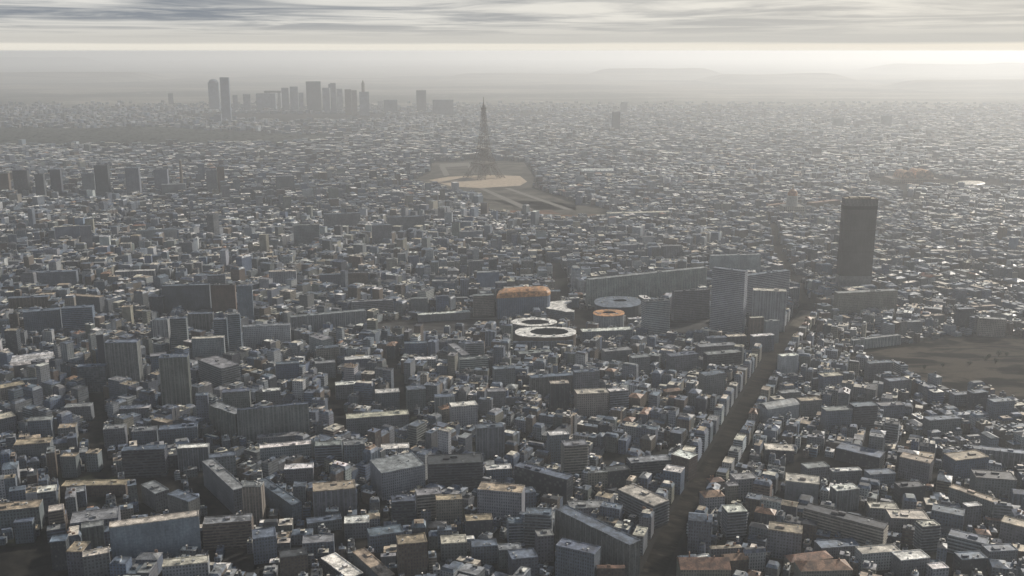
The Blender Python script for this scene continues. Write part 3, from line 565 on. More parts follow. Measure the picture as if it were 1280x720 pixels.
# exhibition palace with big glazed tan vaults
X, Y = gp(1145, 229.5); k_ = (gp(1172, 229)[0] - gp(1115, 229)[0]) / 57.0; zf = lambda y: hgt(1145, 229.5, y); Y += 60; L0 = (X, Y, 0)
ex = tagged(thing('exhibition_palace', L0, 'palace'), 'long palace with swelling tan vaulted roofs far right')
q = MB(); q.prism(rect_at((X, Y), 0, 29 * k_, 60), 0, zf(224), (.30, .22, .16, 0), (.3, .2, .14, 1), False, 12, 9); q.build('wall', M['facade'], ex, L0)
for dx, rw, yt in ((-9, 8.5, 214.5), (7, 7, 213), (16, 7, 213.5)):
    q = MB(); z0, z1 = zf(224.5), zf(yt); rows = []
    for i in range(9):
        t = math.pi * i / 8; rows.append([(X + (dx - rw * math.cos(t)) * k_, Y - 50, z0 + (z1 - z0) * math.sin(t)), (X + (dx - rw * math.cos(t)) * k_, Y + 50, z0 + (z1 - z0) * math.sin(t))])
    for a, b in zip(rows, rows[1:]): q.face([a[0], b[0], b[1], a[1]], (.52, .31, .17, 1))
    q.face([r_[0] for r_ in rows], (.3, .2, .13, 1)); q.face([r_[1] for r_ in reversed(rows)], (.3, .2, .13, 1)); q.build('vault', M['roof'], ex, L0)
take(rect_at((X, Y), 0, 31 * k_, 64))
hO = 14; roundb('oval_hall', 'hall', plane_poly(ell(1213, 229, 18.5, 2.6, 24), hO), hO, 'g', 'c', 'x', 'low oval hall with a pale cream roof far right', None, [(1, 0), (.9, 3), (.5, 5)])
for x, y, lab in ((745, 217, 'long pale vaulted hall far away right of the lattice tower'),):
    F('l', x - 18, y + 3, x + 22, y + 2.6, y - 3, 40, 'lWx', lab, None, 'vault')
# ------------------------------------------------------------------ lattice tower
ex_, ey_ = gp(605, 222); zt = hgt(605, 222, 121); kz = zt / 324.0
lt = tagged(thing('lattice_tower', (ex_, ey_, 0), 'tower'), 'tall brown iron lattice tower with four splayed legs on a sandy plaza'); L0 = (ex_, ey_, 0)
take(rect_at((ex_, ey_), 0, 90, 90))
zz = [0, 14, 28, 42, 57, 72, 86, 100, 115, 138, 162, 186, 210, 234, 255, 276]
ow = [62, 53.5, 46.5, 40.5, 35.5, 29.5, 25.5, 22.3, 19.6, 16.4, 13.8, 11.6, 9.7, 8.1, 6.9, 5.9]; iw = [38, 31, 25, 20, 15.5, 12, 8.5, 5.4, 3.2]
rot = math.radians(38); cr_, sr_ = math.cos(rot), math.sin(rot)
def ep(x, y, z): return (ex_ + kz * (x * cr_ - y * sr_), ey_ + kz * (x * sr_ + y * cr_), z * kz)
for sx in (-1, 1):
    for sy in (-1, 1):
        q = MB()
        for i in range(8):
            def crn(j): return [ep(sx * a, sy * b, zz[j]) for a, b in ((ow[j], ow[j]), (iw[j], ow[j]), (iw[j], iw[j]), (ow[j], iw[j]))]
            a, b = crn(i), crn(i + 1)
            for c in range(4):
                d = (c + 1) % 4; q.bar(a[c], b[c], 1.2); q.bar(a[c], b[d], .7); q.bar(a[d], b[c], .7); q.bar(b[c], b[d], .7)
                m1 = tuple((a[c][t] + b[c][t]) / 2 for t in range(3)); m2 = tuple((a[d][t] + b[d][t]) / 2 for t in range(3)); q.bar(m1, m2, .55)
        q.build('leg', M['iron'], lt, L0)
q = MB()
for i in range(8, 15):
    a = [ep(sx * ow[i], sy * ow[i], zz[i]) for sx, sy in ((1, 1), (-1, 1), (-1, -1), (1, -1))]; b = [ep(sx * ow[i + 1], sy * ow[i + 1], zz[i + 1]) for sx, sy in ((1, 1), (-1, 1), (-1, -1), (1, -1))]
    for c in range(4):
        d = (c + 1) % 4; q.bar(a[c], b[c], 1.5); q.bar(a[c], b[d], .8); q.bar(a[d], b[c], .8); q.bar(b[c], b[d], .8)
        m = tuple((a[c][t] + a[d][t]) / 2 for t in range(3)); m2 = tuple((b[c][t] + b[d][t]) / 2 for t in range(3)); q.bar(m, m2, .9)
q.build('shaft', M['iron'], lt, L0)
for z, w_, t_ in ((57, 37.5, 5), (115, 21, 4.5), (276, 8, 6)):
    q = MB(); P_ = [ep(x * w_, y * w_, 0)[:2] for x, y in ((-1, -1), (1, -1), (1, 1), (-1, 1))]; q.prism(P_, z * kz, (z + t_) * kz, (.1, .08, .06, .75), (.1, .08, .06, .75), True); q.build('platform', M['iron'], lt, L0)
for a in range(4):
    q = MB(); pts = []
    for i in range(9):
        t = math.pi * i / 8; x = -37 * math.cos(t); z = 14 + 36 * math.sin(t); y = 50 - .28 * z; pts.append((x, y, z))
    ca, sa = math.cos(a * math.pi / 2), math.sin(a * math.pi / 2); pts = [ep(x * ca - y * sa, x * sa + y * ca, z) for x, y, z in pts]
    for u, v in zip(pts, pts[1:]): q.bar(u, v, 1.6)
    q.build('arch', M['iron'], lt, L0)
q = MB(); q.lathe((ex_, ey_), [(5.0 * kz, 281 * kz), (4.2 * kz, 290 * kz), (2.2 * kz, 297 * kz), (1.5 * kz, 304 * kz), (.7 * kz, zt)], 8, (.1, .1, .1, .75)); q.build('spire', M['iron'], lt, L0)


# ------------------------------------------------------------------ open ground: the avenue, streets, yards, lawns
AVE_PX = [(797, 760), (838, 668), (877, 600), (908, 551), (934, 502), (956, 466), (972, 438), (994, 408), (1008, 388)]
AVE = [gp(*p) for p in AVE_PX]
a0 = AVE[0]; a1 = AVE[1]; d = (a0[0] - a1[0], a0[1] - a1[1]); AVE = [(a0[0] + d[0] * 1.6, a0[1] + d[1] * 1.6)] + AVE
AVE2 = [AVE[-1], gp(1003, 372), gp(985, 340), gp(968, 305), gp(966, 280)]
STREETS = [(AVE, 19), (AVE2, 8.5)]
for pts, w in (([(121, 640), (122, 560), (121, 492)], 7), ([(428, 545), (420, 492), (412, 452)], 7), ([(517, 548), (504, 505), (487, 450)], 7), ([(246, 600), (270, 640), (296, 690), (310, 720)], 8),
               ([(375, 690), (470, 668), (560, 700)], 7), ([(540, 540), (600, 560), (640, 546)], 6), ([(0, 600), (70, 604), (170, 598)], 6), ([(935, 600), (990, 606), (1120, 606)], 6), ([(1060, 700), (1180, 700), (1290, 712)], 5), ([(690, 330), (700, 345), (702, 372)], 14), ([(735, 590), (780, 575), (860, 560)], 5)):
    STREETS.append(([gp(*p) for p in pts], w))
def PG(*p): return [gp(*q) for q in p]
OPEN = [PG((1042, 452), (1085, 441), (1128, 432), (1200, 421), (1330, 425), (1330, 500), (1270, 501), (1215, 492), (1180, 486), (1135, 474), (1118, 458)),
        PG((-40, 684), (62, 682), (86, 722), (60, 760), (-60, 760)), PG((985, 578), (1040, 574), (1095, 592), (1060, 602), (990, 600)), PG((470, 405), (560, 398), (632, 396), (640, 403), (600, 416), (520, 425), (478, 420)),
        PG((690, 392), (735, 388), (742, 410), (722, 414), (690, 404)), PG((818, 402), (888, 400), (886, 422), (826, 424)), PG((165, 604), (215, 598), (235, 640), (178, 645)), PG((415, 664), (470, 682), (462, 692), (420, 684)),
        PG((540, 204), (600, 200), (655, 203), (668, 222), (665, 235), (720, 256), (720, 262), (655, 262), (590, 243), (545, 236), (518, 225), (538, 216)),
        PG((600, 250), (690, 252), (762, 262), (762, 272), (690, 275), (612, 268)), PG((1085, 224), (1110, 221), (1240, 227), (1290, 234), (1290, 239), (1100, 232)),
        PG((-60, 163), (200, 162), (430, 172), (420, 177), (250, 182), (-60, 185)), PG((220, 142), (250, 148), (360, 152), (480, 150), (480, 143), (360, 143))]
def in_poly(px, py, poly):
    r = np.zeros(px.shape, bool); n = len(poly)
    for i in range(n):
        (x1, y1), (x2, y2) = poly[i - 1], poly[i]
        if y1 == y2: continue
        c = ((y1 > py) != (y2 > py)) & (px < (x2 - x1) * (py - y1) / (y2 - y1) + x1); r ^= c
    return r
def near_line(px, py, pts, w):
    r = np.zeros(px.shape, bool)
    for a, b in zip(pts, pts[1:]):
        dx, dy = b[0] - a[0], b[1] - a[1]; t = np.clip(((px - a[0]) * dx + (py - a[1]) * dy) / (dx * dx + dy * dy), 0, 1)
        r |= (px - a[0] - t * dx) ** 2 + (py - a[1] - t * dy) ** 2 < w * w
    return r

def sheet(name, poly, z, mat, kind='structure'):
    me = bpy.data.meshes.new(name); me.from_pydata([(x, y, z) for x, y in poly], [], [list(range(len(poly)))]); me.materials.append(M[mat]); me.update()
    o = bpy.data.objects.new(name, me); COL.objects.link(o); o['kind'] = kind; return o
R_ = 62000; sheet('ground', [(-R_, -3000), (R_, -3000), (R_, R_), (-R_, R_)], 0.0, 'ground')
def ribbon(name, pts, w, z, mat, off=0.0, zb=None):
    L, Rr = [], []
    for i, p in enumerate(pts):
        a = pts[max(0, i - 1)]; b = pts[min(len(pts) - 1, i + 1)]; dx, dy = b[0] - a[0], b[1] - a[1]; l = math.hypot(dx, dy); nx, ny = -dy / l, dx / l
        L.append((p[0] + nx * (off + w), p[1] + ny * (off + w))); Rr.append((p[0] + nx * (off - w), p[1] + ny * (off - w)))
    v, f = [], []
    for a, b in zip(L, Rr): v += [(*b, z), (*a, z)]
    for i in range(len(pts) - 1): f.append([2 * i, 2 * i + 2, 2 * i + 3, 2 * i + 1])
    if zb is not None:
        n = len(v); v += [(x, y, zb) for x, y, _ in v]
        for i in range(len(pts) - 1): f.append([2 * i, 2 * i + n, 2 * i + 2 + n, 2 * i + 2]); f.append([2 * i + 1, 2 * i + 3, 2 * i + 3 + n, 2 * i + 1 + n])
    me = bpy.data.meshes.new(name); me.from_pydata(v, [], f); me.materials.append(M[mat]); me.update(); o = bpy.data.objects.new(name, me); COL.objects.link(o); o['kind'] = 'structure'
ribbon('avenue', AVE[:-1], 13.0, .008, 'avenue'); ribbon('avenue', AVE[-2:], 13.0, .008, 'palenue'); ribbon('avenue', AVE2, 6, .012, 'avenue')
for s in (-1, 1): ribbon('pavement', AVE, 2.8, .14, 'pave', s * 15.8, -.05)
sheet('bare_grounds', OPEN[0], .004, 'burial'); sheet('yard', OPEN[1], .004, 'yard'); sheet('yard', OPEN[2], .004, 'yard'); sheet('rail_yard', OPEN[3], .004, 'rail'); sheet('plaza', OPEN[4], .004, 'yard'); sheet('plaza', OPEN[5], .004, 'rail'); sheet('yard', OPEN[6], .004, 'yard')
sheet('park', OPEN[8], .004, 'lawn'); sheet('sand_plaza', PG((536, 225), (560, 221), (610, 218.5), (650, 220), (659, 227), (650, 232), (600, 235), (565, 233)), .012, 'sand')
sheet('path', PG((549, 205), (586, 203), (588, 207), (553, 209)), .012, 'path'); sheet('path', PG((549, 207), (555, 206.5), (562, 219), (555, 220)), .016, 'path'); sheet('path', PG((584, 206.5), (588, 206.5), (594, 217), (589, 218)), .016, 'path')
sheet('path', PG((598, 235), (605, 235), (668, 262), (655, 262)), .012, 'path'); sheet('path', PG((630, 235), (637, 235), (716, 262), (706, 262)), .012, 'path')
sheet('clay_courts', PG((606, 263), (690, 263), (700, 267), (612, 267)), .008, 'clay'); sheet('clay_courts', PG((640, 270), (745, 268), (758, 271), (660, 274)), .008, 'clay'); sheet('park', OPEN[9], .004, 'lawn'); sheet('riverside_ground', OPEN[10], .004, 'yard')

# ------------------------------------------------------------------ rows along the avenue
def row(pts, side, off, kind, tops, hlo, hhi, y_lo, y_hi, phase=0.0):
    s = phase; seg = []
    for a, b in zip(pts, pts[1:]): seg.append((a, b, math.hypot(b[0] - a[0], b[1] - a[1])))
    tot = sum(x[2] for x in seg)
    while s < tot - 12:
        w = rng.uniform(13, 24); m = s + w / 2; acc = 0
        for a, b, l in seg:
            if acc + l >= m: break
            acc += l
        t = (m - acc) / l; dx, dy = (b[0] - a[0]) / l, (b[1] - a[1]) / l; nx, ny = (-dy * side, dx * side); dep = rng.uniform(11, 15)
        c = (a[0] + (b[0] - a[0]) * t + nx * (off + dep / 2), a[1] + (b[1] - a[1]) * t + ny * (off + dep / 2)); ang = math.atan2(dy, dx)
        poly = rect_at(c, ang, w / 2 - .05, dep / 2); o = obb(poly); s += w
        px_, py_ = pix(c[0], c[1])
        if py_ > y_hi or py_ < y_lo or any(hit(o, q, .3) for q in OBB): continue
        OBB.append(o); tp = rng.choice(tops); h = rng.uniform(hlo, hhi); wl = rng.choice('lgeewlgeb'); rf = rng.choice('zzpcct') if tp != 'hip' else rng.choice('ooz')
        if side < 0 and rng.random() < .35: rf = 'o' if tp != 'flat' else rf
        building('apartment_building' if side > 0 else 'townhouse', 'building', poly, h, wl, rf, rng.choice('gggh'), tp, poly, 1 if py_ < 560 else 2, group='apartment buildings lining the avenue' if side > 0 else 'houses lining the avenue',
                 side="on the avenue's left kerb" if side > 0 else "on the avenue's right kerb")
row(AVE, 1, 19, 'a', ('mansard', 'flat', 'mansard'), 21, 28, 392, 735); row(AVE, -1, 19, 'h', ('hip', 'flat', 'gable', 'mansard'), 12, 21, 400, 735, 6)

# ------------------------------------------------------------------ the street grid: districts, blocks, parcels
seeds = []
for i in range(150):
    Y = 850 + 10300 * rng.random() ** 1.2; X = rng.uniform(-1, 1) * (Y * .62 + 150); seeds.append((X, Y, rng.choice((-.45, -.2, 0, .1, .25, .4, .55)) + rng.uniform(-.06, .06)))
for i in range(1, 9): p = AVE[i]; seeds.append((p[0] - 90, p[1], -math.radians(24.6))); seeds.append((p[0] + 150, p[1], -math.radians(24.6)))
SX = np.array([s[0] for s in seeds]); SY = np.array([s[1] for s in seeds])
P_ = []   # cx cy hx hy ang block-height district
def bsp(x0, y0, x1, y1, tgt, out):
    w, h = x1 - x0, y1 - y0
    if w * h < tgt * rng.uniform(.7, 1.7) or min(w, h) < 11: out.append((x0, y0, x1, y1)); return
    t = rng.uniform(.38, .62)
    if w > h: bsp(x0, y0, x0 + w * t, y1, tgt, out); bsp(x0 + w * t, y0, x1, y1, tgt, out)
    else: bsp(x0, y0, x1, y0 + h * t, tgt, out); bsp(x0, y0 + h * t, x1, y1, tgt, out)
for k, (sx, sy, an) in enumerate(seeds):
    ca, sa = math.cos(an), math.sin(an); d2 = np.sort((SX - sx) ** 2 + (SY - sy) ** 2)
    rad = min(900, 1.9 * math.sqrt(d2[4])); far = sy > 4200
    y = -rad
    while y < rad:
        bh = rng.uniform(55, 85); st = rng.choice((8, 9, 11, 14)); x = -rad
        while x < rad:
            bw = rng.uniform(60, 115); gx = rng.choice((8, 9, 11, 13)); cx, cy = x + bw / 2, y + bh / 2
            wx, wy = sx + cx * ca - cy * sa, sy + cx * sa + cy * ca
            if wy > 880 and abs(wx) < wy * .57 + 70 and wy < 10900 and int(np.argmin((SX - wx) ** 2 + (SY - wy) ** 2)) == k:
                hb = rng.uniform(15, 24) * (1.12 if wx < -.1 * wy else 1); out = []; bsp(x, y, x + bw, y + bh, 330 if wy < 2000 else 520 if wy < 3600 else 760 if wy < 5200 else 1100, out)
                empty = rng.random() < (.03 if wy < 5000 else .08)
                for (u0, v0, u1, v1) in out:
                    inner = u0 > x + 1 and v0 > y + 1 and u1 < x + bw - 1 and v1 < y + bh - 1
                    if rng.random() < (.45 if inner else .09) or empty: continue
                    h = hb * (1.15 if 1150 < wy < 3000 else 1.0) * rng.uniform(.68, 1.3) if not inner else rng.uniform(4, 12)
                    if rng.random() < .1: h = rng.uniform(5, 11)
                    if rng.random() < .035 and not inner: h *= rng.uniform(1.4, 2.1 if wx < 0 else 1.7)
                    if not inner and 1450 < wy < 4400 and wx < .08 * wy and u1 - u0 > 12 and v1 - v0 > 12 and rng.random() < .035: h = rng.uniform(34, 52)
                    g_ = rng.choice((.1, .1, .5, 1.2)); cu, cv = (u0 + u1) / 2, (v0 + v1) / 2; tw = rng.uniform(-.03, .03)
                    P_.append((sx + cu * ca - cv * sa, sy + cu * sa + cv * ca, (u1 - u0) / 2 - g_, (v1 - v0) / 2 - g_, an + tw, h, k))
            x += bw + gx
        y += bh + st
A = np.array(P_); cx, cy, hx, hy, an, hh = A[:, 0], A[:, 1], A[:, 2], A[:, 3], A[:, 4], A[:, 5]
ok = np.ones(len(A), bool); C_, S_ = np.cos(an), np.sin(an); cor = [(cx + a * hx * C_ - b * hy * S_, cy + a * hx * S_ + b * hy * C_) for a, b in ((-1, -1), (1, -1), (1, 1), (-1, 1), (0, 0))]
dm = None
for x, y in cor[:4]:   # corners must stay in their own district
    best = np.full(len(A), 1e18); own = (x - SX[A[:, 6].astype(int)]) ** 2 + (y - SY[A[:, 6].astype(int)]) ** 2
    for j in range(len(seeds)): best = np.minimum(best, (x - SX[j]) ** 2 + (y - SY[j]) ** 2)
    ok &= own <= best + 1
for x, y in cor:
    for pg in OPEN: ok &= ~in_poly(x, y, pg)
    for pts, w in STREETS: ok &= ~near_line(x, y, pts, w)
rad_ = np.hypot(hx, hy)
for o in OBB:
    near = np.nonzero(ok & ((cx - o[0]) ** 2 + (cy - o[1]) ** 2 < (rad_ + math.hypot(o[2], o[3]) + 3) ** 2))[0]
    for i in near:
        if hit(o, (cx[i], cy[i], hx[i], hy[i], an[i]), 1.2): ok[i] = False
ppx = 640 + FPX * cx / (cy * CP + CZ * SP); ppy = 360 + FPX * (CZ * CP - cy * SP) / (cy * CP + CZ * SP)
ok &= (ppx > -90) & (ppx < 1370) & (ppy < 770) & (hx > 3) & (hy > 3)
# thinning: beyond 8 km the town breaks up into scattered suburbs
thin = nr.rand(len(A)); ok &= ~((cy > 7600) & (thin < .35)) & ~((cy > 8500) & (thin < .6)) & ~((cy > 9300) & (thin < .82)) & ~((cy > 10100) & (thin < .93)) & ~((cx < -.04 * cy) & (cy > 6800) & (thin < .62))
# the row right in front of a thing read off the photograph must not hide it
INF = [(pix(*o[:2]), o) for o in OBB]
A = A[ok]; cx, cy, hx, hy, an, hh, ppx, ppy = (v[ok] for v in (cx, cy, hx, hy, an, hh, ppx, ppy))
for (qx, qy), o in INF:
    if o[1] > 2600: continue
    m = (cy < o[1]) & (cy > o[1] - 75) & (np.abs(ppx - qx) < FPX * max(o[2], o[3]) / o[1]); hh[m] *= np.clip(.45 + (o[1] - cy[m]) / 140, .45, 1)
order = np.argsort(-(hx * hy) ** .5 * (.4 + hh / 30) / (cy * CP + CZ * SP) * ((ppx > 4) & (ppx < 1276) & (ppy < 722) & (ppy > 300)))
n_ap = sum(1 for r, i in THINGS if i['name'] == 'apartment_building'); n_own = max(0, 298 - n_ap)
own = set(order[:n_own].tolist())
WK = 'bbbgggGenndlBw'; RK = 'zzzzzpppcctkkkWz'; RKF = 'zzzzkkkkzkzpWWWWcctn'.replace('n', 'p')  # extra white and cream far roofs stand in for sun glints
for i in sorted(own, key=lambda i: cy[i]):
    poly = rect_at((cx[i], cy[i]), an[i], hx[i], hy[i])
    if hx[i] < hy[i]: poly = poly[1:] + poly[:1]
    quad = poly; tp = rng.choice(('flat',) * 7 + ('mansard', 'mansard', 'hip', 'gable')); rf = rng.choice(RK)
    if tp in ('hip', 'gable'): rf = rng.choice('ozzzkkpt')
    if tp == 'flat' and rng.random() < .3 and hx[i] * hy[i] > 130:   # an L-shaped plan
        a, b, c, d = poly; u = rng.uniform(.45, .6); v = rng.uniform(.45, .6)
        e1, e2, e3 = lerp2(poly, 1, v), lerp2(poly, u, v), lerp2(poly, u, 1); poly = [a, b, e1, e2, e3, d]; quad = [a, b, e1, lerp2(quad, 0, v)]
    building('apartment_building', 'building', poly, float(hh[i]), rng.choice(WK), rf, rng.choice('ggggghhhvc'), tp, quad, 2 if ppy[i] > 520 else 1, st=3.6, group='apartment buildings of the city')
tall = [i for i in range(len(A)) if i not in own and hh[i] > 33.5 and cy[i] < 4600 and hx[i] > 4.5 and hy[i] > 4.5 and -5 < ppx[i] < 1285]
n_tw = sum(1 for r, i in THINGS if i['name'] == 'tower_block'); tall = sorted(tall, key=lambda i: -hh[i] * hx[i] / cy[i])[:290 - n_tw]
for i in tall:
    poly = rect_at((cx[i], cy[i]), an[i], hx[i], hy[i]); own.add(i)
    if hx[i] < hy[i]: poly = poly[1:] + poly[:1]
    building('tower_block', 'tower', poly, float(hh[i]), rng.choice('bbgGlendBw'), rng.choice('zzpckpW'), rng.choice('ggvvhx'), 'flat', poly, 2 if ppy[i] > 430 else 0, st=3.8, group=GRP['t'], boost=1.1, huts=1 if rng.random() < .5 else 0)
rest = np.array([i for i in range(len(A)) if i not in own])
# low sheds and back buildings that fill the courts and gaps of the nearer quarters
GX0, GY0, GS = -1900, 880, 2.0; GW, GH = 1900, 1500; occ = np.zeros((GH, GW), bool)
gxx, gyy = np.meshgrid(GX0 + GS * (np.arange(GW) + .5), GY0 + GS * (np.arange(GH) + .5))
for pg in OPEN: occ |= in_poly(gxx, gyy, pg)
for pts, w in STREETS: occ |= near_line(gxx, gyy, pts, w)
def stamp(o, m, put):
    R = math.hypot(o[2], o[3]) + m + GS; i0, i1 = int((o[0] - R - GX0) / GS), int((o[0] + R - GX0) / GS) + 1; j0, j1 = int((o[1] - R - GY0) / GS), int((o[1] + R - GY0) / GS) + 1
    if i0 < 0 or j0 < 0 or i1 > GW or j1 > GH: return False
    xs, ys = gxx[j0:j1, i0:i1] - o[0], gyy[j0:j1, i0:i1] - o[1]; c, s = math.cos(o[4]), math.sin(o[4]); k = (np.abs(xs * c + ys * s) < o[2] + m) & (np.abs(-xs * s + ys * c) < o[3] + m)
    if put: occ[j0:j1, i0:i1] |= k; return True
    return not (occ[j0:j1, i0:i1] & k).any()
for o in OBB: stamp(o, 1.0, True)
for i in range(len(A)):
    if cy[i] < 3900: stamp((cx[i], cy[i], hx[i], hy[i], an[i]), 0, True)
add = []
for k in range(60000):
    Y = 930 + 2500 * rng.random() ** 1.6; X = rng.uniform(-.56, .56) * (Y + 60); f = 1.0 - k / 60000
    j = int(np.argmin((SX - X) ** 2 + (SY - Y) ** 2)); o = (X, Y, rng.uniform(3, 4 + 10 * f), rng.uniform(3, 4 + 6 * f), seeds[j][2] + rng.choice((0, math.pi / 2)))
    if stamp(o, 2.2, False) and stamp(o, 0, True): add.append((*o, rng.uniform(4, 10) if rng.random() < .6 else rng.uniform(9, 17)))
add = np.array(add); n0 = len(A); cx, cy, hx, hy, an, hh = (np.concatenate([v, add[:, q]]) for v, q in ((cx, 0), (cy, 1), (hx, 2), (hy, 3), (an, 4), (hh, 5)))
rest = np.concatenate([rest, n0 + np.arange(len(add))])

# ------------------------------------------------------------------ everything past the 300 that show largest: one mesh
def stack_mesh(name, mats, rows):
    """rows: list of dict(cx, cy, ang, rings [(hx, hy, z)], colours) as arrays; every ring pair makes four faces, the last ring a cap"""
    V, Fv, UV, CO, MI = [], [], [], [], []; base = 0
    for r in rows:
        n = len(r['cx']); c, s = np.cos(r['ang']), np.sin(r['ang']); K = len(r['rings'])
        vs = np.zeros((n, K, 4, 3))
        for k, (a, b, z) in enumerate(r['rings']):
            for q, (sx, sy) in enumerate(((-1, -1), (1, -1), (1, 1), (-1, 1))):
                vs[:, k, q, 0] = r['cx'] + sx * a * c - sy * b * s; vs[:, k, q, 1] = r['cy'] + sx * a * s + sy * b * c; vs[:, k, q, 2] = z
        V.append(vs.reshape(-1, 3)); b0 = base + np.arange(n) * K * 4
        for k in range(K - 1):
            z0, z1 = r['rings'][k][2], r['rings'][k + 1][2]; ns = np.maximum(1, np.round((z1 - z0) / r['st']))
            for q in range(4):
                j = (q + 1) % 4; Fv.append(np.stack([b0 + k * 4 + q, b0 + k * 4 + j, b0 + k * 4 + 4 + j, b0 + k * 4 + 4 + q], 1))
                L = 2 * (r['rings'][k][0] if q % 2 == 0 else r['rings'][k][1]); nb = np.maximum(1, np.round(L / r['bay'])); u = np.zeros((n, 4, 2)); u[:, 1, 0] = nb; u[:, 2, 0] = nb; u[:, 2, 1] = ns; u[:, 3, 1] = ns; UV.append(u)
                CO.append(r['cols'][k]); MI.append(np.full(n, r['mi'][k]))
        k = K - 1; Fv.append(np.stack([b0 + k * 4 + q for q in range(4)], 1)); UV.append(np.zeros((n, 4, 2))); CO.append(r['cols'][k]); MI.append(np.full(n, r['mi'][k])); base += n * K * 4
    V, Fv, UV, CO, MI = (np.concatenate(x) for x in (V, Fv, UV, CO, MI)); me = bpy.data.meshes.new(name); nf = len(Fv)
    me.vertices.add(len(V)); me.vertices.foreach_set('co', V.astype(np.float32).ravel()); me.loops.add(nf * 4); me.loops.foreach_set('vertex_index', Fv.astype(np.int32).ravel())
    me.polygons.add(nf); me.polygons.foreach_set('loop_start', np.arange(0, nf * 4, 4, dtype=np.int32)); me.polygons.foreach_set('material_index', MI.astype(np.int32))
    me.uv_layers.new(name='UVMap').data.foreach_set('uv', UV.astype(np.float32).ravel()); me.attributes.new('wcol', 'FLOAT_COLOR', 'FACE').data.foreach_set('color', CO.astype(np.float32).ravel())
    for m in mats: me.materials.append(m)
    me.update(calc_edges=True); me.shade_flat(); me.validate(); o = bpy.data.objects.new(name, me); COL.objects.link(o); return o
def palette(tab, keys, n, amt=.16):
    t = np.array([tab[k][0] for k in keys]); c = t[nr.randint(0, len(keys), n)]; return c * (1 + nr.uniform(-amt, amt, (n, 1))) * (1 + nr.uniform(-.03, .03, (n, 3)))
def rgba(c, a): return np.concatenate([c, np.broadcast_to(np.asarray(a, float).reshape(-1, 1), (len(c), 1))], 1)
rows = []
def add_rows(ix, kind):
    if not len(ix): return
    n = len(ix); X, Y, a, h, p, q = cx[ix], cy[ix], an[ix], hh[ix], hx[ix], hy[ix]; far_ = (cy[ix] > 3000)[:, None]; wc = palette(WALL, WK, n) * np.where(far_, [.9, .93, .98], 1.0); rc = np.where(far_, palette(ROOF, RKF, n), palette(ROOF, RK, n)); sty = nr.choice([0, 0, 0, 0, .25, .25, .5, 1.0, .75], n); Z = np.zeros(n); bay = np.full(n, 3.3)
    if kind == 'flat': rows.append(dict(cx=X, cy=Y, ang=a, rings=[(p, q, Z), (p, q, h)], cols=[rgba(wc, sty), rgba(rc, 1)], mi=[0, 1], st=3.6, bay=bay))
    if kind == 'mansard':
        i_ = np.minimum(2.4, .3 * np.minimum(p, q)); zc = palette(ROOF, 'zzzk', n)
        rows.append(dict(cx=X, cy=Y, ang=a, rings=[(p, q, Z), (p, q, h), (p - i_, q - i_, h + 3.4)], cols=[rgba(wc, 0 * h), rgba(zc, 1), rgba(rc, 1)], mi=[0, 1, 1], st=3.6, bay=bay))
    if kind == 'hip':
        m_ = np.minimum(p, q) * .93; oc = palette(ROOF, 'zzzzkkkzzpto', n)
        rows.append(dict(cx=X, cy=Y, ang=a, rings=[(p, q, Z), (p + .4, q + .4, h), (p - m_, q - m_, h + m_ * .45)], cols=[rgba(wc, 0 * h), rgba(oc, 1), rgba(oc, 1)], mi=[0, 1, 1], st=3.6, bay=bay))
t = nr.rand(len(rest)); nearm = cy[rest] < 5200
mk, hk = nearm & (t < .20), nearm & (t >= .20) & (t < .30)
add_rows(rest[~mk & ~hk], 'flat'); add_rows(rest[mk], 'mansard'); add_rows(rest[hk], 'hip')
def roof_boxes(ix, share, s0, s1, z0, z1, cols):
    ix = ix[nr.rand(len(ix)) < share]; n = len(ix)
    if not n: return
    u = nr.uniform(-.55, .55, (n, 2)); X = cx[ix] + u[:, 0] * hx[ix] * np.cos(an[ix]) - u[:, 1] * hy[ix] * np.sin(an[ix]); Y = cy[ix] + u[:, 0] * hx[ix] * np.sin(an[ix]) + u[:, 1] * hy[ix] * np.cos(an[ix])
    a = np.minimum(nr.uniform(s0, s1, n), hx[ix] * .4); b = np.minimum(nr.uniform(s0, s1, n), hy[ix] * .4); h = hh[ix]
    rows.append(dict(cx=X, cy=Y, ang=an[ix], rings=[(a, b, h - .4), (a, b, h + nr.uniform(z0, z1, n))], cols=[rgba(palette(WALL, cols, n), .75 + 0 * h), rgba(palette(ROOF, 'zpcWk', n), 1)], mi=[1, 1], st=3.5, bay=np.full(n, 3.3)))
fl = rest[~mk & ~hk]; fl1 = fl[cy[fl] < 4300]
roof_boxes(fl1, .75, 1.6, 4.5, 2, 4, 'bgel'); roof_boxes(fl1, .6, 1, 2.6, 1.4, 3, 'bgdl'); roof_boxes(rest[(cy[rest] < 2600)], .6, .4, 1.2, 1.5, 5.5, 'nged'); roof_boxes(rest[(cy[rest] < 2600)], .6, .4, 1.2, 1.5, 5.5, 'nged')
o = stack_mesh('distant_city', [M['facade'], M['roof']], rows); o['kind'] = 'stuff'; o['label'] = 'dense mass of small grey city buildings stretching to the horizon'

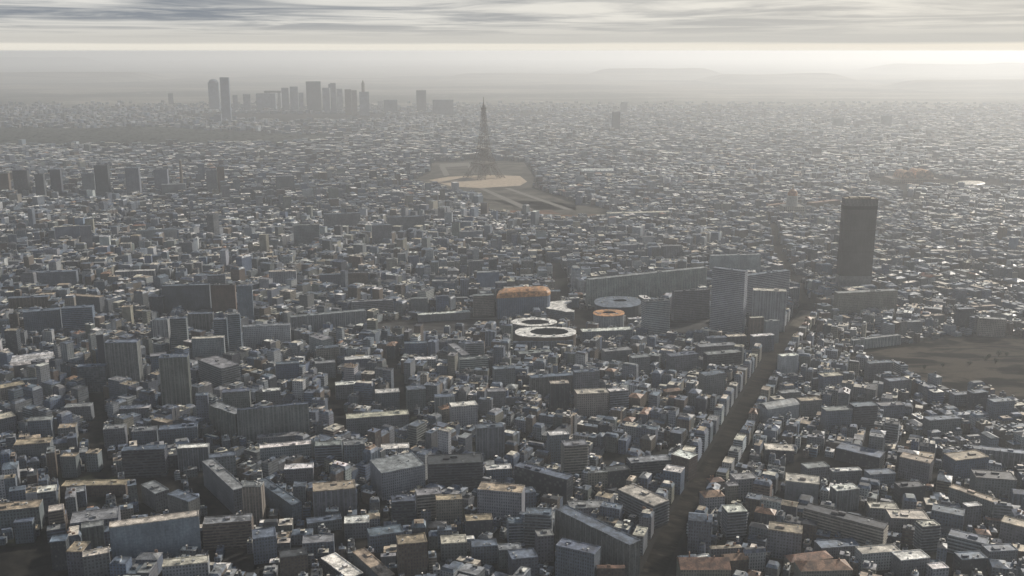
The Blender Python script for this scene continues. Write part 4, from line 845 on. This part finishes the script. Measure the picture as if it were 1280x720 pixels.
# ------------------------------------------------------------------ far wood, hills, trees
def height_grid(name, x0, x1, y0, y1, nx, ny, fn, mat, kind, label=None):
    xs, ys = np.meshgrid(np.linspace(x0, x1, nx), np.linspace(y0, y1, ny)); z = fn(xs, ys); v = np.stack([xs, ys, z], 2).reshape(-1, 3)
    i = np.arange((ny - 1) * nx).reshape(ny - 1, nx)[:, :-1].ravel(); f = np.stack([i, i + 1, i + 1 + nx, i + nx], 1)
    keep = (v[f][:, :, 2] > -1.9).any(1); f = f[keep]; u_, inv = np.unique(f, return_inverse=True)
    me = bpy.data.meshes.new(name); me.from_pydata(v[u_].tolist(), [], inv.reshape(-1, 4).tolist()); me.materials.append(M[mat]); me.update(); o = bpy.data.objects.new(name, me); COL.objects.link(o); o['kind'] = kind
    if label: o['label'] = label
    return o
def bumps(xs, ys, s, seed):
    r = np.random.RandomState(seed); z = 0 * xs
    for k in range(26): a = r.uniform(0, 6.28); w = s * 2 ** r.uniform(-1.6, 1.6); z = z + (w / s) ** .8 * np.sin((xs * math.cos(a) + ys * math.sin(a)) / w + r.uniform(0, 6.28))
    return z / 5
wpoly = OPEN[11]
def wood(xs, ys):
    z = 10 + 5 * np.abs(bumps(xs, ys, 9, 3)) + 3 * nr.rand(*xs.shape) + 4 * bumps(xs, ys, 260, 8); ed = in_poly(xs + 60 * bumps(xs, ys, 160, 5), ys + 90 * bumps(xs, ys, 190, 6), wpoly); return np.where(ed, z, -2.0)
height_grid('far_wood', -3900, -750, 5500, 7300, 230, 150, wood, 'wood', 'stuff', 'dark far wood stretching across the left beyond the city')
RID = []
for x1, x2, yc, yb in ((735, 905, 82, 96), (880, 1060, 89, 101), (1090, 1330, 75.5, 90), (1120, 1330, 99, 110), (-60, 130, 69, 79), (250, 480, 66, 75), (480, 700, 64.6, 73), (700, 1000, 63.8, 72), (-60, 200, 88, 99), (560, 760, 90, 98)):
    p = gp((x1 + x2) / 2, yb); w = (x2 - x1) / 2 * p[1] / FPX; RID.append((p[0], p[1], w, hgt((x1 + x2) / 2, yb, yc)))
def hills(xs, ys):
    z = 0 * xs - 2 + np.clip(18 * bumps(xs, ys, 1500, 4) - 6, -2, 40) * np.clip((ys - 10800) / 4000, 0, 1)
    for X, Y, w, h in RID:
        d = np.abs(xs - X) / w; prof = np.clip(1.25 - d ** 3, 0, 1); prof = prof * prof * (3 - 2 * prof); z = np.maximum(z, .82 * h * prof * np.exp(-((ys - Y) / (.055 * Y)) ** 2) * (1 + .1 * bumps(xs, ys, 420, 7) + .06 * bumps(xs, ys, 1500, 9)) - 2)
    return z
height_grid('hills', -28000, 28000, 10500, 46000, 330, 300, hills, 'hill', 'structure')
def tree(X, Y, h, r, label):
    t = thing('tree', (X, Y, 0), 'tree'); t['label'] = label; t['group'] = 'dark trees on the bare grounds'; L0 = (X, Y, 0); q = MB(); q.lathe((X, Y), [(.5, 0), (.35, h * .35), (.15, h * .7)], 7, (.1, .08, .05, 1))
    for k in range(4): a = k * 1.6 + rng.random(); q.bar((X, Y, h * .3), (X + r * .5 * math.cos(a), Y + r * .5 * math.sin(a), h * .65), .14)
    q.build('trunk', M['bark'], t, L0); q = MB()
    for k in range(420):
        a, b, c = rng.gauss(0, .45), rng.gauss(0, .45), rng.gauss(0, .4); p = Vector((X + r * a + .3 * r * math.sin(5 * b), Y + r * b, h * .64 + h * .36 * c)); u = Vector((rng.gauss(0, 1), rng.gauss(0, 1), rng.gauss(0, 1))).normalized(); v = u.orthogonal().normalized(); s = rng.uniform(.35, .8)
        q.face([tuple(p + u * s), tuple(p + v * s), tuple(p - u * s), tuple(p - v * s)])
    q.build('crown', M['leaf'], t, L0)
for x, y, h, r, lb in ((1231, 451, 9, 4, 'small dark tree in a clump on the bare grounds'), (1236, 448, 8, 3.5, 'rounder low tree at the left of the dark clump'), (1244, 455, 11, 4.5, 'taller dark tree in front of the clump on the bare grounds'), (1248, 446, 12, 5, 'tallest bushy tree of the clump on the bare grounds'),
                       (1155, 461, 8, 3, 'lone slim tree in the middle of the bare grounds'), (1178, 459, 7, 3, 'lone small tree right of the slim one on the bare grounds'), (1258, 445, 7, 3, 'small tree right of the tallest bushy one'), (1212, 456, 6, 4, 'low spreading tree left of the clump on the bare grounds')):
    X, Y = gp(x, y); tree(X, Y, h, r, lb)

# ------------------------------------------------------------------ labels
anch = [(r, i) for r, i in THINGS if i['short']]
ORD = ['nearest', 'second', 'third', 'fourth', 'fifth', 'sixth', 'seventh', 'eighth', 'ninth', 'tenth', 'eleventh', 'twelfth']
def describe(i, level):
    w = []
    if level >= 0:
        w.append('tall' if i['h'] > 33 else 'low' if i['h'] < 14 else 'long' if i['L'] > 40 else 'small' if i['L'] < 17 else 'mid-height')
        if i['n'] > 4: w.append('L-shaped')
        w.append(i['wall'])
        if i['sty']: w.append(i['sty'])
        w.append({'townhouse': 'house', 'tower_block': 'tower', 'slab_block': 'slab', 'flat_roofed_hall': 'hall', 'office_building': 'office'}.get(i['name'], 'block'))
        rf = i['roof']
        w.append('with ' + {'flat': rf + ' flat roof', 'mansard': 'steep mansard roof', 'hip': rf + ' hipped roof', 'gable': rf + ' gabled roof', 'vault': rf + ' vaulted roof', 'saw': 'sawtooth roof'}[i['top']])
    return ' '.join(w)
bykey = {}
for r, i in THINGS:
    if i['label']: r['label'] = i['label']; continue
    c = []
    for ar, ai in anch:
        dx, dy = i['px'][0] - ai['px'][0], i['px'][1] - ai['px'][1]; c.append((math.hypot(dx, 1.4 * dy), dx, dy, ai))
    dist, dx, dy, ai = min(c, key=lambda q: q[0])
    if i['side']: rel = i['side'] + (' before ' if dy > 0 else ' beyond ') + ai['short']
    else: rel = ('right of ' if dx > 0 else 'left of ') + ai['short'] if abs(dx) > 1.4 * abs(dy) else ('in front of ' if dy > 0 else 'behind ') + ai['short']
    bykey.setdefault((describe(i, 0), rel), []).append((dist, r, i))
for (ds, rel), v in bykey.items():
    v.sort(key=lambda q: q[0])
    for k, (dist, r, i) in enumerate(v):
        lb = f'{ds} {rel}' if len(v) == 1 else f'{ORD[min(k, 11)]} {ds} {rel}'
        ws = lb.split()
        if len(ws) > 16: lb = lb.replace(' flat roof', ' roof').replace('in front of', 'before').replace('mid-height ', '')
        if len(lb.split()) > 16: lb = lb.replace(' L-shaped', '').replace('the ', '')
        if len(lb.split()) > 16: lb = lb.replace(' hipped roof', ' roof').replace(' gabled roof', ' roof').replace(' mansard roof', ' roof').replace("avenue's left kerb", 'left kerb').replace("avenue's right kerb", 'right kerb').replace('pale gravel', 'gravel')
        r['label'] = lb

# ------------------------------------------------------------------ air
SUN_AZ, SUN_EL = math.radians(46), math.radians(31)
def box(name, x0, x1, y0, y1, z0, z1):
    v = [(x, y, z) for z in (z0, z1) for y in (y0, y1) for x in (x0, x1)]; f = [(0, 2, 3, 1), (4, 5, 7, 6), (0, 1, 5, 4), (2, 6, 7, 3), (0, 4, 6, 2), (1, 3, 7, 5)]
    me = bpy.data.meshes.new(name); me.from_pydata(v, [], f); me.update(); o = bpy.data.objects.new(name, me); COL.objects.link(o); return o
hz = box('haze', -R_ - 500, R_ + 500, -3500, R_ + 500, -4, CZ + 3); hz['kind'] = 'stuff'; hz['label'] = 'pale haze thickening towards the horizon'
m, nt, out = new_mat('haze_air'); pv = nt.nodes.new('ShaderNodeVolumePrincipled'); pv.inputs['Color'].default_value = (.965, .98, 1.0, 1); pv.inputs['Density'].default_value = 6.7e-5; pv.inputs['Anisotropy'].default_value = .40
nt.links.new(pv.outputs[0], out.inputs['Volume']); hz.data.materials.append(m)
try: m.volume_intersection_method = 'FAST'
except Exception: pass
# ------------------------------------------------------------------ sun and cloudy sky
sl = bpy.data.lights.new('sun', 'SUN'); sl.energy = 5.0; sl.angle = math.radians(.9); sl.color = (1.0, .935, .83); so = bpy.data.objects.new('sun', sl); COL.objects.link(so)
sdir = Vector((math.sin(SUN_AZ) * math.cos(SUN_EL), math.cos(SUN_AZ) * math.cos(SUN_EL), math.sin(SUN_EL))); so.rotation_euler = (-sdir).to_track_quat('-Z', 'Y').to_euler(); so.location = (800, 800, 3000)
wd = bpy.data.worlds.new('World'); sc.world = wd; wd.use_nodes = True; nt = wd.node_tree; nt.nodes.clear(); g = N(nt)
sky = g.node('ShaderNodeTexSky', sky_type='NISHITA'); sky.sun_disc = False; sky.sun_elevation = SUN_EL; sky.sun_rotation = SUN_AZ; sky.altitude = 100; sky.air_density = 1.0; sky.dust_density = 2.5
tc = g.node('ShaderNodeTexCoord'); dv = tc.outputs['Generated']; sp = g.node('ShaderNodeSeparateXYZ'); g.link(dv, sp.inputs[0]); z = sp.outputs[2]
zz_ = g.math('MAXIMUM', z, .0); den = g.math('ADD', zz_, .012); cb = g.node('ShaderNodeCombineXYZ'); g.link(g.math('DIVIDE', sp.outputs[0], den), cb.inputs[0]); g.link(g.math('DIVIDE', sp.outputs[1], den), cb.inputs[1]); pl = cb.outputs[0]
n1 = g.noise(g.scaled(pl, .26, .24, 1), 1.0, 6, .62, .6); n2 = g.noise(g.scaled(pl, .085, .075, 1), 1.0, 3, .5)
shade = g.ramp(g.math('ADD', g.math('MULTIPLY', n1, .55), g.math('MULTIPLY', n2, .45)), .41, .58)
dt = g.node('ShaderNodeVectorMath', operation='DOT_PRODUCT'); g.link(dv, dt.inputs[0]); dt.inputs[1].default_value = tuple(sdir)
gl = g.ramp(dt.outputs['Value'], .35, 1.0)
cl = g.mix(shade, (.205, .235, .28, 1), (.74, .73, .69, 1))
cl = g.mix(g.math('MULTIPLY', gl, .55), cl, (1.0, .93, .80, 1))
hi = g.ramp(z, .06, .45); cl = g.mix(hi, cl, g.mix(shade, (.055, .089, .152, 1), (.135, .192, .282, 1)))
lowz = g.ramp(z, .008, .034); cl = g.mix(lowz, (.60, .585, .545, 1), cl)
zw = g.math('ADD', z, g.math('MULTIPLY', g.math('SUBTRACT', n2, .5), .005)); deck = g.ramp(zw, .0052, .0088)
bg1 = g.node('ShaderNodeBackground'); g.link(g.mix(.9, sky.outputs[0], (9.0, 8.6, 7.7, 1)), bg1.inputs[0]); bg1.inputs[1].default_value = .10
bg2 = g.node('ShaderNodeBackground'); g.link(cl, bg2.inputs[0]); bg2.inputs[1].default_value = 1.0
hole = g.math('MULTIPLY', deck, .93); mx = g.node('ShaderNodeMixShader'); g.link(hole, mx.inputs[0]); g.link(bg1.outputs[0], mx.inputs[1]); g.link(bg2.outputs[0], mx.inputs[2])
wo = g.node('ShaderNodeOutputWorld'); g.link(mx.outputs[0], wo.inputs[0])

# ------------------------------------------------------------------ render settings
sc.render.engine = 'CYCLES'; vs = sc.view_settings; vs.view_transform = 'Standard'; vs.look = 'None'; vs.exposure = 0.0; vs.gamma = 1.0
sc.cycles.use_denoising = True; sc.cycles.denoiser = 'OPENIMAGEDENOISE'; sc.cycles.max_bounces = 6; sc.cycles.diffuse_bounces = 2; sc.cycles.glossy_bounces = 2; sc.cycles.volume_bounces = 3; sc.cycles.sample_clamp_indirect = 4.0
sc.render.film_transparent = False
import sys
print('CLASH', CLASH, 'things', len(THINGS), 'own', n_own, 'rest', len(rest), file=sys.stderr); print('CLASH', len(CLASH), CLASH[:40], 'things', len(THINGS), 'own', n_own, 'rest', len(rest))
